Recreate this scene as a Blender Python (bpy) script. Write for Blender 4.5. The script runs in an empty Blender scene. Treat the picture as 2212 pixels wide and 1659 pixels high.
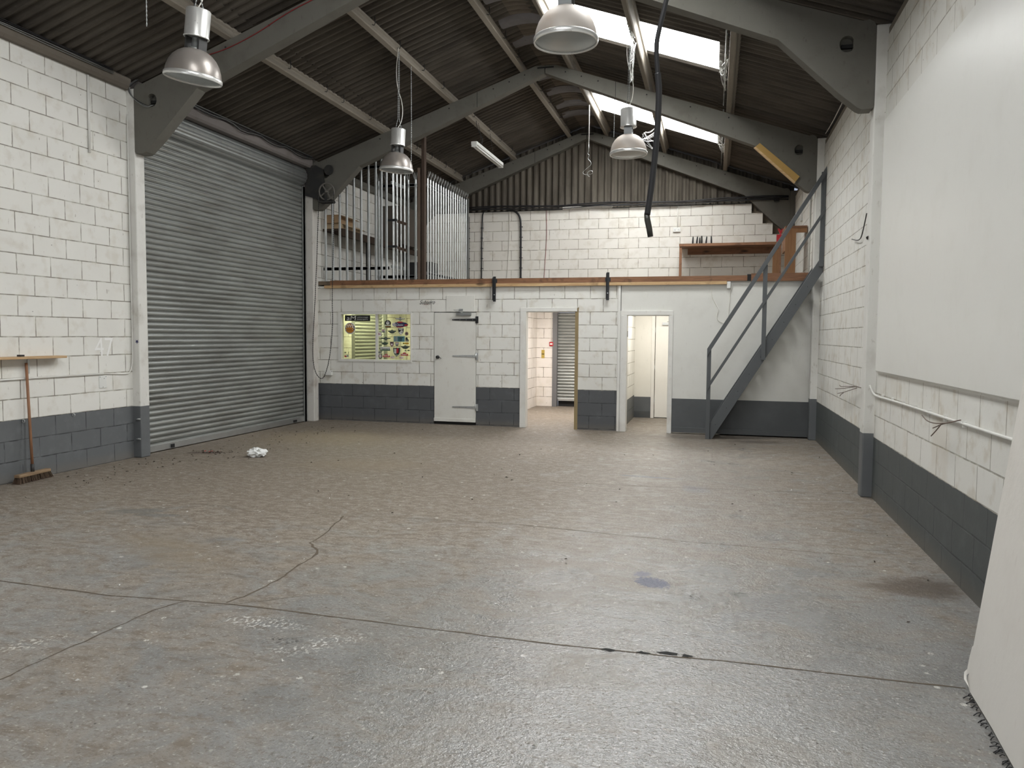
import bpy, bmesh, math, random
from mathutils import Vector, Matrix, noise as mnoise
R = math.radians
random.seed(7)
sc = bpy.context.scene
C = sc.collection

# ------------------------------------------------------------------ camera
F, YAW, PITCH, ROLL, CAMH = 1678.59, .2536, -.0620, .0072, 1.6246
fw = Vector((-math.sin(YAW)*math.cos(PITCH), math.cos(YAW)*math.cos(PITCH), math.sin(PITCH)))
r0 = Vector((math.cos(YAW), math.sin(YAW), 0)); u0 = r0.cross(fw)
rr = r0*math.cos(ROLL) + u0*math.sin(ROLL); uu = -r0*math.sin(ROLL) + u0*math.cos(ROLL)
cam = bpy.data.cameras.new('camera'); cam.sensor_width = 36; cam.sensor_fit = 'HORIZONTAL'
cam.lens = F/2212*36; cam.clip_start = .05
co = bpy.data.objects.new('camera', cam); C.objects.link(co)
M = Matrix((rr, uu, -fw)).transposed().to_4x4(); M.translation = Vector((0, 0, CAMH))
co.matrix_world = M; sc.camera = co

# ------------------------------------------------------------------ node helper
class NT:
    def __init__(s, name, rough=.6, metal=0., spec=.5):
        s.m = bpy.data.materials.new(name); s.m.use_nodes = True
        s.t = s.m.node_tree; s.n = s.t.nodes; s.l = s.t.links
        s.b = s.n['Principled BSDF']; s.out = s.n['Material Output']
        s.set('Roughness', rough); s.set('Metallic', metal); s.set('Specular IOR Level', spec)
        s._p = None
    def set(s, k, v):
        i = s.b.inputs[k]
        if hasattr(v, 'links'): s.l.new(v, i)
        elif isinstance(v, (tuple, list)): i.default_value = (*v[:3], 1)
        else: i.default_value = v
    def put(s, sock, v):
        if hasattr(v, 'links'): s.l.new(v, sock)
        elif isinstance(v, (tuple, list)):
            sock.default_value = (*v, 1) if len(sock.default_value) == 4 and len(v) == 3 else v
        else: sock.default_value = v
    def pos(s):
        if s._p is None:
            s._p = s.n.new('ShaderNodeNewGeometry').outputs['Position']
        return s._p
    def xyz(s):
        k = s.n.new('ShaderNodeSeparateXYZ'); s.l.new(s.pos(), k.inputs[0]); return k.outputs
    def comb(s, x, y, z=0.):
        k = s.n.new('ShaderNodeCombineXYZ')
        for i, v in enumerate((x, y, z)): s.put(k.inputs[i], v)
        return k.outputs[0]
    def vm(s, op, a, b):
        k = s.n.new('ShaderNodeVectorMath'); k.operation = op
        s.put(k.inputs[0], a); s.put(k.inputs[1], b); return k.outputs['Value'] if op in ('LENGTH', 'DISTANCE', 'DOT_PRODUCT') else k.outputs[0]
    def ma(s, op, a, b=0., c=None, clamp=False):
        k = s.n.new('ShaderNodeMath'); k.operation = op; k.use_clamp = clamp
        s.put(k.inputs[0], a); s.put(k.inputs[1], b)
        if c is not None: s.put(k.inputs[2], c)
        return k.outputs[0]
    def noise(s, scale, detail=4, vec=None, rough=.55, dist=0., color=False):
        k = s.n.new('ShaderNodeTexNoise'); s.l.new(vec if vec is not None else s.pos(), k.inputs['Vector'])
        k.inputs['Scale'].default_value = scale; k.inputs['Detail'].default_value = detail
        k.inputs['Roughness'].default_value = rough; k.inputs['Distortion'].default_value = dist
        return k.outputs['Color'] if color else k.outputs['Fac']
    def voro(s, scale, vec=None, feature='F1', rnd=1., out='Distance'):
        k = s.n.new('ShaderNodeTexVoronoi'); k.feature = feature
        s.l.new(vec if vec is not None else s.pos(), k.inputs['Vector'])
        k.inputs['Scale'].default_value = scale; k.inputs['Randomness'].default_value = rnd
        return k.outputs[out]
    def ramp(s, f, a, b, inv=False):                    # smooth 0..1 between a and b
        k = s.n.new('ShaderNodeMapRange'); k.interpolation_type = 'SMOOTHSTEP'
        s.put(k.inputs[0], f); k.inputs[1].default_value = a; k.inputs[2].default_value = b
        k.inputs[3].default_value = 1. if inv else 0.; k.inputs[4].default_value = 0. if inv else 1.
        return k.outputs[0]
    def mix(s, f, a, b, mode='MIX'):
        k = s.n.new('ShaderNodeMix'); k.data_type = 'RGBA'; k.blend_type = mode
        s.put(k.inputs[0], f); s.put(k.inputs[6], a); s.put(k.inputs[7], b); return k.outputs[2]
    def bump(s, h, strength=.3, dist=.01):
        k = s.n.new('ShaderNodeBump'); s.put(k.inputs['Height'], h)
        k.inputs['Strength'].default_value = strength; k.inputs['Distance'].default_value = dist
        s.l.new(k.outputs[0], s.b.inputs['Normal'])
    def scaled(s, x, y, z):
        return s.vm('MULTIPLY', s.pos(), (x, y, z))

WHITE = (.78, .775, .735); GREY = (.125, .134, .140)  # dado grey painted lighter to carry the stronger light on the left wall

def mat_block(name, axis='y', dado=.675, zoff=0., uoff=0., white=WHITE, grime=.35, rough_face=.5, grey=GREY, joint=1.):
    """painted blockwork: stretcher bond of 450x225 with weathered joints and a grey dado"""
    t = NT(name, .62)
    x = t.xyz(); u = x[1] if axis == 'y' else x[0]; z = x[2]
    wob = t.noise(2.2, 3)
    zz = t.ma('ADD', t.ma('SUBTRACT', z, zoff), t.ma('MULTIPLY', t.ma('SUBTRACT', wob, .5), .012))
    v = t.comb(t.ma('ADD', t.ma('ADD', u, uoff), t.ma('MULTIPLY', t.ma('SUBTRACT', t.noise(1.7, 3), .5), .02)), zz)
    k = t.n.new('ShaderNodeTexBrick'); t.l.new(v, k.inputs['Vector'])
    k.offset = .5; k.squash = 1
    for nme, val in (('Scale', 1.), ('Mortar Size', .0068), ('Mortar Smooth', .35), ('Bias', 0.), ('Brick Width', .45), ('Row Height', .225)):
        k.inputs[nme].default_value = val
    k.inputs['Color1'].default_value = (.455, .45, .445, 1); k.inputs['Color2'].default_value = (.545, .545, .54, 1)
    m = k.outputs['Fac']; tone = k.outputs['Color']
    ragged = t.ramp(t.noise(9, 3), .30, .62)
    jm = t.ma('MULTIPLY', m, ragged)
    big = t.noise(.9, 5); fine = t.noise(70, 3); mid = t.noise(6, 5)
    col = t.mix(t.ramp(big, .35, .75), white, tuple(c*.93 for c in white))
    col = t.mix(t.ma('MULTIPLY', t.ramp(mid, .50, .72), grime*1.35), col, (.58, .54, .46))
    col = t.mix(t.ma('MULTIPLY', t.ma('MULTIPLY', t.ramp(t.noise(1.4, 5, t.vm('ADD', t.pos(), (4, 7, 1))), .56, .70), t.ramp(z, 2.2, .7)), .3), col, (.58, .50, .39))
    col = t.mix(.6, col, tone, 'OVERLAY')
    # nail holes and scuffs
    hole = t.ma('MULTIPLY', t.ramp(t.voro(5.5), .022, .034, True), t.ramp(t.noise(1.3, 2), .42, .48))
    scuff = t.ma('MULTIPLY', t.ramp(t.noise(30, 4, t.scaled(1, 1, .35)), .66, .72), t.ramp(t.noise(2.3, 3), .46, .6))
    g = t.mix(t.ma('MULTIPLY', t.ramp(mid, .5, .75), .5), grey, tuple(c*1.45 for c in grey))
    g = t.mix(t.ramp(z, .16, .0), g, t.mix(.35, g, (.20, .17, .13)))
    isd = t.ma('LESS_THAN', t.ma('ADD', z, t.ma('MULTIPLY', t.ma('SUBTRACT', t.noise(14, 3), .5), .014)), dado)
    col = t.mix(t.ma('MULTIPLY', scuff, .55), col, (.28, .24, .2))
    col = t.mix(hole, col, (.05, .045, .04))
    col = t.mix(isd, col, g)
    jc = t.mix(isd, (.19, .165, .135), (.025, .027, .03))
    col = t.mix(t.ma('MULTIPLY', jm, .82*joint), col, jc)
    t.set('Base Color', col)
    h = t.ma('SUBTRACT', t.ma('ADD', t.ma('MULTIPLY', fine, .10*rough_face), t.ma('MULTIPLY', mid, .25)), m)
    t.bump(h, .55*joint, .012)
    return t.m

def mat_paint(name, col, dado=None, rough=.5, wear=.25, wearcol=(.35, .32, .27), spots=False, fine=40, bump=.12, metal=0., grey=GREY):
    t = NT(name, rough, metal)
    n = t.noise(3.5, 5); c = t.mix(t.ma('MULTIPLY', t.ramp(n, .48, .8), wear), col, wearcol)
    c = t.mix(t.ma('MULTIPLY', t.ramp(t.noise(26, 4, t.scaled(1, 1, .4)), .62, .74), wear), c, wearcol)
    if spots:
        c = t.mix(t.ramp(t.voro(4.), .018, .028, True), c, (.04, .035, .03))
    if dado is not None:
        z = t.xyz()[2]
        c = t.mix(t.ma('LESS_THAN', z, dado), c, t.mix(t.ma('MULTIPLY', t.ramp(n, .45, .75), .4), grey, tuple(k*1.4 for k in grey)))
    t.set('Base Color', c)
    if bump: t.bump(t.noise(fine, 3), bump, .005)
    return t.m

def mat_wood(name, col, dark, axis=0, rough=.6, scale=1., knots=True):
    t = NT(name, rough)
    s = [14., 14., 14.]; s[axis] = 1.1
    v = t.vm('MULTIPLY', t.pos(), tuple(q*scale for q in s))
    n = t.noise(2.2, 5, v, .6, 1.2)
    c = t.mix(t.ramp(n, .3, .72), col, dark)
    if knots:
        kv = [3., 3., 3.]; kv[axis] = 1.
        c = t.mix(t.ramp(t.voro(1.4, t.vm('MULTIPLY', t.pos(), tuple(kv))), .05, .16, True), c, tuple(q*.35 for q in dark))
        c = t.mix(t.ma('MULTIPLY', t.ramp(t.noise(5, 4), .58, .72), .6), c, tuple(q*.5 for q in dark))
    t.set('Base Color', c); t.bump(n, .15, .004)
    return t.m

def mat_metal(name, col, rough=.4, metal=.9, grain=0., axis=2, wear=.2, wearcol=(.2, .17, .13)):
    t = NT(name, rough, metal)
    n = t.noise(5, 5)
    c = t.mix(t.ma('MULTIPLY', t.ramp(n, .45, .75), wear), col, wearcol)
    t.set('Base Color', c)
    t.set('Roughness', t.ma('ADD', rough-.08, t.ma('MULTIPLY', t.noise(12, 3), .18)))
    if grain: t.bump(t.noise(40, 3), grain, .004)
    return t.m

def mat_plain(name, col, rough=.5, metal=0., emit=None, strength=0., alpha=None):
    t = NT(name, rough, metal); t.set('Base Color', col)
    if emit: t.set('Emission Color', emit); t.set('Emission Strength', strength)
    return t.m

MT = {}
MT['blockL'] = mat_block('painted_block_left', 'y', .675, 0, .14, rough_face=.5, grime=.30)
MT['blockR'] = mat_block('painted_block_right', 'y', .621, -.054, .07, rough_face=1.3, grime=.5, grey=(.075, .085, .085), joint=.72)
MT['blockP'] = mat_block('painted_block_partition', 'x', .695, .02, .05, rough_face=.4, grime=.42, grey=(.088, .093, .10))
MT['blockB'] = mat_block('painted_block_back', 'x', -1, -.005, .1, white=(.76, .735, .68), rough_face=.5, grime=.4)
MT['blockI'] = mat_block('painted_block_inner', 'x', -1, 0, .2, white=(.80, .755, .71), grime=.2)
MT['blockIy'] = mat_block('painted_block_inner_side', 'y', -1, 0, .1, white=(.80, .755, .71), grime=.2)
MT['blockC'] = mat_block('painted_block_corridor', 'y', .45, 0, .1, white=(.80, .79, .74), grime=.15)
MT['colwhite'] = mat_paint('column_paint', (.72, .715, .68), .66, wear=.4, spots=True)
MT['colwhiteL'] = mat_paint('column_paint_left', (.72, .715, .68), .675, wear=.5, spots=True)
MT['bareconc'] = mat_paint('stripped_column', (.66, .64, .6), None, wear=.8, wearcol=(.33, .27, .22))
MT['plaster'] = mat_paint('plasterboard_paint', (.72, .72, .68), .59, rough=.5, wear=.22, wearcol=(.52, .50, .45), grey=(.085, .092, .096))
MT['plasterW'] = mat_paint('inner_plaster', (.82, .80, .74), .42, rough=.5, wear=.1)
MT['panelW'] = mat_paint('white_panel_paint', (.79, .79, .755), None, rough=.38, wear=.14, wearcol=(.62, .6, .55), bump=.05)
MT['boardW'] = mat_paint('white_board_paint', (.76, .735, .69), None, rough=.45, wear=.2, wearcol=(.55, .5, .45), bump=.25, fine=24)
MT['trimW'] = mat_paint('trim_paint', (.74, .735, .70), None, rough=.35, wear=.3, wearcol=(.45, .4, .33))
MT['doorW'] = mat_paint('door_paint', (.73, .725, .68), None, rough=.4, wear=.35, wearcol=(.5, .45, .38))
MT['doorWc'] = mat_paint('clean_door_paint', (.84, .82, .77), None, rough=.35, wear=.05)
MT['skirt'] = mat_paint('skirting_paint', (.085, .092, .096), None, rough=.45, wear=.2, wearcol=(.2, .18, .15))
MT['stairs'] = mat_paint('stair_paint', (.085, .093, .098), None, rough=.4, wear=.12, wearcol=(.16, .15, .14), bump=.05)
MT['conc'] = mat_paint('frame_concrete', (.138, .133, .114), None, rough=.8, wear=.55, wearcol=(.085, .078, .062), fine=60, bump=.25)
MT['conc2'] = mat_paint('purlin_concrete', (.215, .19, .155), None, rough=.8, wear=.5, wearcol=(.16, .14, .11), fine=60, bump=.25)
MT['pocket'] = mat_plain('pocket_mortar', (.13, .12, .10), .9)
MT['black'] = mat_plain('black_gap', (.012, .012, .012), .8)
MT['rubber'] = mat_plain('black_rubber', (.018, .018, .02), .45)
MT['galv'] = mat_metal('galvanised_steel', (.56, .58, .58), .36, .85, 0., wear=.25, wearcol=(.35, .36, .36))
MT['galvd'] = mat_metal('dull_galvanised', (.33, .345, .34), .45, .75, 0., wear=.4, wearcol=(.18, .18, .17))
MT['alu'] = mat_metal('spun_aluminium', (.74, .74, .72), .30, .6, 0., wear=.15)
MT['rust'] = mat_metal('rusty_steel', (.062, .040, .028), .8, .2, .2, wear=.5, wearcol=(.06, .045, .035))
MT['dksteel'] = mat_metal('dark_steel', (.05, .05, .05), .55, .5, .1)
MT['blackpaint'] = mat_plain('black_paint', (.015, .016, .018), .4)

# roof sheet: stained fibre cement
def mat_roof(name, base, dark, along='x'):
    t = NT(name, .9)
    v = t.scaled(.8, 5, 1) if along == 'x' else t.scaled(5, 1, .6)
    n = t.noise(1.3, 5, v); n2 = t.noise(.55, 4)
    c = t.mix(t.ramp(n, .35, .7), base, dark)
    c = t.mix(t.ma('MULTIPLY', t.ramp(n2, .5, .72), .65), c, tuple(q*.55 for q in dark))
    c = t.mix(t.ma('MULTIPLY', t.ramp(t.noise(18, 4, v), .58, .78), .4), c, tuple(q*1.5 for q in base))
    t.set('Base Color', c); t.bump(t.noise(50, 3), .2, .004)
    return t.m
MT['roof'] = mat_roof('fibre_cement_roof', (.095, .082, .066), (.054, .045, .036))
MT['gable'] = mat_roof('fibre_cement_gable', (.13, .114, .092), (.068, .057, .044), 'z')
MT['crown'] = mat_roof('ridge_crown', (.15, .125, .095), (.075, .06, .048))

# rooflight sheet: daylight through translucent sheeting
t = NT('rooflight_sheet', .5); t.set('Base Color', (.85, .87, .85))
t.set('Emission Color', (.985, .992, .985)); t.set('Emission Strength', 23.); MT['rooflight'] = t.m

# ------------------------------------------------------------------ floor
def mat_floor():
    t = NT('painted_concrete_floor', .45)
    x = t.xyz()
    n1 = t.noise(.45, 6); n2 = t.noise(3.2, 6); n3 = t.noise(24, 4); nf = t.noise(140, 2)
    st = t.noise(2.1, 7, t.scaled(1.0, 1.25, 1), .70, .9)         # sweeping dust streaks
    st2 = t.noise(11, 5, t.scaled(.8, 1.5, 1), .70, .3)
    paint = t.mix(t.ramp(n2, .35, .7), (.264, .262, .254), (.207, .205, .198))
    paint = t.mix(t.ramp(n1, .42, .65), paint, (.285, .284, .274))
    far = t.ramp(x[1], 3.6, 7.5)                                  # traffic dirt is heavier toward the doors
    leftd = t.ramp(x[0], .6, -3.5)
    amt = t.ma('ADD', t.ma('MULTIPLY', far, .22), t.ma('ADD', t.ma('MULTIPLY', leftd, .11), .065))
    dm = t.ramp(t.ma('ADD', st, amt), .50, .86)
    dust = t.mix(t.ramp(st2, .35, .65), (.285, .238, .185), (.205, .165, .122))
    c = t.mix(t.ma('MULTIPLY', dm, .78), paint, dust)
    d2 = t.ma('MULTIPLY', t.ramp(t.ma('ADD', st2, t.ma('MULTIPLY', amt, .5)), .58, .74), .55)
    c = t.mix(d2, c, (.15, .115, .082))
    # wear specks, paint flakes, crumbs
    c = t.mix(t.ma('MULTIPLY', t.ramp(n3, .56, .72), .45), c, (.15, .13, .105))
    c = t.mix(t.ma('MULTIPLY', t.ramp(t.noise(52, 4), .54, .66), .62), c, (.155, .135, .11))
    c = t.mix(t.ma('MULTIPLY', t.ramp(t.noise(48, 4, t.vm('ADD', t.pos(), (5, 2, 0))), .58, .68), .6), c, (.48, .465, .43))
    c = t.mix(t.ma('MULTIPLY', t.ramp(t.noise(95, 3, t.scaled(.6, 1.5, 1)), .62, .70), .75), c, (.09, .07, .05))
    fl = t.ma('MULTIPLY', t.ramp(t.voro(6.), .07, .11, True), t.ramp(t.noise(2.1, 2), .47, .55))
    fl = t.ma('MULTIPLY', fl, t.ramp(t.noise(75, 3), .42, .5))
    c = t.mix(t.ma('MULTIPLY', fl, .85), c, (.66, .645, .60))
    fl2 = t.ma('MULTIPLY', t.ramp(t.voro(20.), .08, .13, True), t.ramp(t.noise(3.3, 2), .50, .56))
    c = t.mix(t.ma('MULTIPLY', fl2, .6), c, (.58, .565, .53))
    cr = t.ma('MULTIPLY', t.ramp(t.voro(16., t.vm('ADD', t.pos(), (3.3, 1.7, 0))), .07, .11, True), t.ramp(t.noise(1.7, 3, t.vm('ADD', t.pos(), (9, 4, 0))), .5, .56))
    c = t.mix(t.ma('MULTIPLY', cr, .8), c, (.05, .04, .03))
    NC = {}
    def cn(sc_, det):
        sc_ = min((4, 10, 20, 46), key=lambda q: abs(math.log(q/sc_)))
        if sc_ not in NC: NC[sc_] = t.ma('SUBTRACT', t.noise(sc_, 3), .5)
        return NC[sc_]
    SP = {}
    def blot(cx, cy, rx, ry, ang, col, amtv, soft=.45, ns=9, na=.9, speck=0):
        nonlocal c
        ca, sa = math.cos(ang), math.sin(ang)
        dx = t.ma('SUBTRACT', x[0], cx); dy = t.ma('SUBTRACT', x[1], cy)
        a = t.ma('DIVIDE', t.ma('ADD', t.ma('MULTIPLY', dx, ca), t.ma('MULTIPLY', dy, sa)), rx)
        b = t.ma('DIVIDE', t.ma('ADD', t.ma('MULTIPLY', dx, -sa), t.ma('MULTIPLY', dy, ca)), ry)
        d = t.ma('SQRT', t.ma('ADD', t.ma('MULTIPLY', a, a), t.ma('MULTIPLY', b, b)))
        d = t.ma('ADD', d, t.ma('MULTIPLY', cn(ns, 4), na))
        m = t.ramp(d, 1-soft, 1+soft*.4, True)
        if speck: m = t.ma('MULTIPLY', m, SP.setdefault('s', t.ramp(t.noise(48, 3, t.scaled(1, .7, 1)), .53, .60)))
        m = t.ma('MULTIPLY', m, amtv); c = t.mix(m, c, col); return m
    blot(1.36, 5.50, .30, .24, .3, (.10, .075, .055), .8)              # oil at right wall
    blot(1.10, 5.45, .18, .08, .0, (.13, .10, .075), .6)
    blot(-.36, 5.13, .10, .13, .9, (.02, .027, .085), .97, .2, 46, 1.6)   # blue paint spill
    blot(-.44, 5.30, .07, .06, .9, (.06, .075, .15), .7, .4, 40, 1.3)
    blot(-.72, 9.05, .42, .05, -.1, (.13, .145, .175), .75, .4, 14, 1.2)
    blot(-.15, 8.45, .16, .20, .5, (.16, .165, .19), .5, .5, 14, 1.2)
    blot(.18, 5.04, .06, .05, 0, (.10, .105, .085), .8, .3, 30, .9)
    blot(-5.05, 5.95, .30, .12, .4, (.13, .135, .13), .6, .4, 10, 1.5)
    blot(-4.8, 5.85, .22, .07, .2, (.13, .135, .13), .6, .4, 10, 1.5)
    blot(-3.42, 3.22, .16, .09, .9, (.58, .56, .51), .85, .6, 14, 1.6, 30)
    blot(-2.42, 3.80, .26, .10, .0, (.62, .61, .58), .9, .6, 14, 1.6, 48)
    blot(-1.98, 3.62, .30, .10, .75, (.62, .61, .58), .9, .6, 14, 1.6, 48)
    blot(-2.15, 3.60, .16, .06, .0, (.03, .028, .025), .8, .6, 14, 1.6, 60)
    blot(-6.7, 9.15, .28, .12, .3, (.07, .045, .035), .6, .5, 22, 1.6)
    blot(-4.2, 8.9, 1.0, .5, .2, (.24, .19, .135), .45, .8, 3, 1.2)
    blot(-5.9, 11.2, 1.6, 1.1, .2, (.25, .195, .13), .5, .8, 3, 1.2)
    blot(-3.9, 4.9, .8, .28, -.5, (.23, .185, .13), .5, .7, 5, 1.2)
    blot(-.2, 12.9, 1.1, .25, .1, (.10, .08, .06), .5, .6, 8, 1.)
    blot(.7, 12.6, .5, .2, .1, (.07, .055, .045), .6, .6, 9, 1.)
    blot(-.9, 5.4, .7, .10, .12, (.20, .16, .12), .55, .6, 6, 1.)
    blot(.5, 5.9, .5, .09, -.5, (.21, .17, .125), .5, .6, 6, 1.)
    t.set('Base Color', c)
    polish = t.ma('MULTIPLY', t.ramp(x[0], -2.0, -.7), t.ramp(x[0], 1.2, .2))
    ro = t.ma('ADD', .30, t.ma('MULTIPLY', dm, .35))
    t.set('Specular IOR Level', t.ma('ADD', .45, t.ma('MULTIPLY', polish, .6)))
    ro = t.ma('SUBTRACT', ro, t.ma('MULTIPLY', polish, .17))
    t.set('Roughness', ro)
    t.set('Coat Weight', t.ma('MULTIPLY', t.ma('MULTIPLY', polish, t.ramp(x[1], 8.5, 5.2)), t.ma('SUBTRACT', .5, t.ma('MULTIPLY', dm, .5)))); t.set('Coat Roughness', .09); t.set('Coat IOR', 1.6)
    h = t.ma('ADD', t.ma('MULTIPLY', t.noise(55, 3, t.scaled(1, 1.3, 1)), 1.), t.ma('MULTIPLY', nf, .5))
    t.bump(t.ma('ADD', h, t.ma('MULTIPLY', n3, 1.1)), .85, .006)
    for n_ in t.n:
        if n_.type == 'BUMP': t.l.new(n_.outputs[0], t.b.inputs['Coat Normal'])
    return t.m
MT['floor'] = mat_floor()

# ------------------------------------------------------------------ mesh helper
WLOC = {}
class MB:
    def __init__(s, xf=None): s.v = []; s.f = []; s.xf = xf; s.sm = []
    def add(s, vs, fs, smooth=False):
        o = len(s.v)
        s.v += [tuple(p) for p in vs]; s.f += [tuple(i+o for i in q) for q in fs]; s.sm += [smooth]*len(fs); return s
    def box(s, x0, x1, y0, y1, z0, z1, mat=None):
        vs = [(x, y, z) for x in (x0, x1) for y in (y0, y1) for z in (z0, z1)]
        if mat: vs = [mat @ Vector(p) for p in vs]
        return s.add(vs, [(0, 1, 3, 2), (4, 6, 7, 5), (0, 4, 5, 1), (2, 3, 7, 6), (0, 2, 6, 4), (1, 5, 7, 3)])
    def bbox(s, x0, x1, y0, y1, z0, z1, b=.004, mat=None):
        bm = bmesh.new(); bmesh.ops.create_cube(bm, size=1)
        for v in bm.verts: v.co = Vector(((x0+x1)/2+v.co.x*(x1-x0), (y0+y1)/2+v.co.y*(y1-y0), (z0+z1)/2+v.co.z*(z1-z0)))
        bmesh.ops.bevel(bm, geom=bm.edges[:], offset=b, segments=2, affect='EDGES', profile=.5)
        bm.verts.index_update(); vs = [(mat @ v.co) if mat else v.co.copy() for v in bm.verts]
        fs = [[v.index for v in f.verts] for f in bm.faces]; bm.free(); return s.add(vs, fs)
    def beam(s, a, b, w, h, up=(0, 0, 1)):
        a, b = Vector(a), Vector(b); d = (b-a).normalized(); u = Vector(up)
        sd = d.cross(u).normalized(); u = sd.cross(d)
        vs = [p+sd*i*w/2+u*j*h/2 for p in (a, b) for i in (-1, 1) for j in (-1, 1)]
        return s.add(vs, [(0, 1, 3, 2), (4, 6, 7, 5), (0, 4, 5, 1), (2, 3, 7, 6), (0, 2, 6, 4), (1, 5, 7, 3)])
    def prism(s, poly, axis, d0, d1):
        """poly in the two other axes, extruded along axis"""
        def P(a, b, d): return {'y': (a, d, b), 'x': (d, a, b), 'z': (a, b, d)}[axis]
        n = len(poly); vs = [P(a, b, d0) for a, b in poly]+[P(a, b, d1) for a, b in poly]
        fs = [tuple(range(n))[::-1], tuple(range(n, 2*n))]+[(i, (i+1) % n, n+(i+1) % n, n+i) for i in range(n)]
        return s.add(vs, fs)
    def tube(s, pts, r, seg=8, cap=True, smooth=True):
        pts = [Vector(p) for p in pts]; n = len(pts)
        rs = r if isinstance(r, (list, tuple)) else [r]*n
        vs = []; prev = None
        for i, p in enumerate(pts):
            d = (pts[min(i+1, n-1)]-pts[max(i-1, 0)]).normalized()
            if prev is None:
                a = d.orthogonal().normalized()
            else:
                a = (prev-d*prev.dot(d)); a = a.normalized() if a.length > 1e-6 else d.orthogonal().normalized()
            prev = a; b = d.cross(a)
            vs += [p+(a*math.cos(k*2*math.pi/seg)+b*math.sin(k*2*math.pi/seg))*rs[i] for k in range(seg)]
        fs = [(i*seg+k, i*seg+(k+1) % seg, (i+1)*seg+(k+1) % seg, (i+1)*seg+k) for i in range(n-1) for k in range(seg)]
        s.add(vs, fs, smooth)
        if cap: s.f += [tuple(range(len(s.v)-len(vs), len(s.v)-len(vs)+seg))[::-1], tuple(range(len(s.v)-seg, len(s.v)))]; s.sm += [False]*2
        return s
    def lathe(s, prof, M=None, seg=32, smooth=True, cap0=False, cap1=False):
        vs = []
        for r, z in prof:
            for k in range(seg):
                p = Vector((r*math.cos(k*2*math.pi/seg), r*math.sin(k*2*math.pi/seg), z)); vs.append(M @ p if M else p)
        n = len(prof)
        fs = [(i*seg+k, i*seg+(k+1) % seg, (i+1)*seg+(k+1) % seg, (i+1)*seg+k) for i in range(n-1) for k in range(seg)]
        o = len(s.v); s.add(vs, fs, smooth)
        if cap0: s.f.append(tuple(range(o, o+seg))[::-1]); s.sm.append(False)
        if cap1: s.f.append(tuple(range(o+(n-1)*seg, o+n*seg))); s.sm.append(False)
        return s
    def torus(s, cen, R_, r, M=None, seg=28, rs=8, a0=0, a1=2*math.pi):
        full = abs(a1-a0-2*math.pi) < 1e-6; pts = []
        for i in range(seg+1):
            a = a0+(a1-a0)*i/seg; p = Vector((R_*math.cos(a), 0, R_*math.sin(a)))
            pts.append((M @ p if M else p)+Vector(cen))
        return s.tube(pts, r, rs, cap=not full)
    def build(s, name, mat, parent=None, bevel=0, autosmooth=False):
        vs = [s.xf(p) for p in s.v] if s.xf else s.v
        off = WLOC.get(parent.name, Vector((0, 0, 0))) if parent else Vector((0, 0, 0))
        me = bpy.data.meshes.new(name); me.from_pydata([Vector(p)-off for p in vs], [], s.f)
        me.polygons.foreach_set('use_smooth', s.sm)
        me.materials.append(MT[mat] if isinstance(mat, str) else mat)
        bm = bmesh.new(); bm.from_mesh(me); bmesh.ops.recalc_face_normals(bm, faces=bm.faces[:])
        if bevel: bmesh.ops.bevel(bm, geom=[e for e in bm.edges if len(e.link_faces) == 2 and e.calc_face_angle(0) > .6], offset=bevel, segments=2, affect='EDGES', profile=.5, clamp_overlap=True)
        bm.to_mesh(me); bm.free(); me.update()
        o = bpy.data.objects.new(name, me); C.objects.link(o)
        if parent: o.parent = parent; WLOC[o.name] = off
        return o
def tag(o, label=None, cat=None, group=None, kind=None):
    for k, v in (('label', label), ('category', cat), ('group', group), ('kind', kind)):
        if v: o[k] = v
    return o
def thing(name, loc, label, cat, group=None, kind=None):
    o = bpy.data.objects.new(name, None); C.objects.link(o); o.location = loc; o.empty_display_size = .1
    WLOC[o.name] = Vector(loc); return tag(o, label, cat, group, kind)
def struct(o, label=None): return tag(o, label, None, None, 'structure')
def copy_tree(o, loc, label=None, parent=None):
    c = o.copy(); C.objects.link(c)
    if parent: c.parent = parent
    else:
        c.location = loc
        WLOC[c.name] = Vector(loc)
    if label: c['label'] = label
    for ch in list(o.children): copy_tree(ch, None, None, c)
    return c
PART = lambda p: (p[0], 13.3075-.0128*p[0]+p[1], p[2])      # the partition runs very slightly askew
PB = lambda: MB(PART)

XL, XR, XCL, XCR = -7.308, 1.592, -7.193, 1.487
XM = -2.853
FR = [-5.09, -.55, 3.99, 8.526, 13.064, 17.52]               # portal frame front faces
ztop = lambda x: 6.22-.345*abs(x-XM)                         # rafter top line
zsheet = lambda x: 6.405-.345*abs(x-XM)                      # roof sheet mid line

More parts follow.
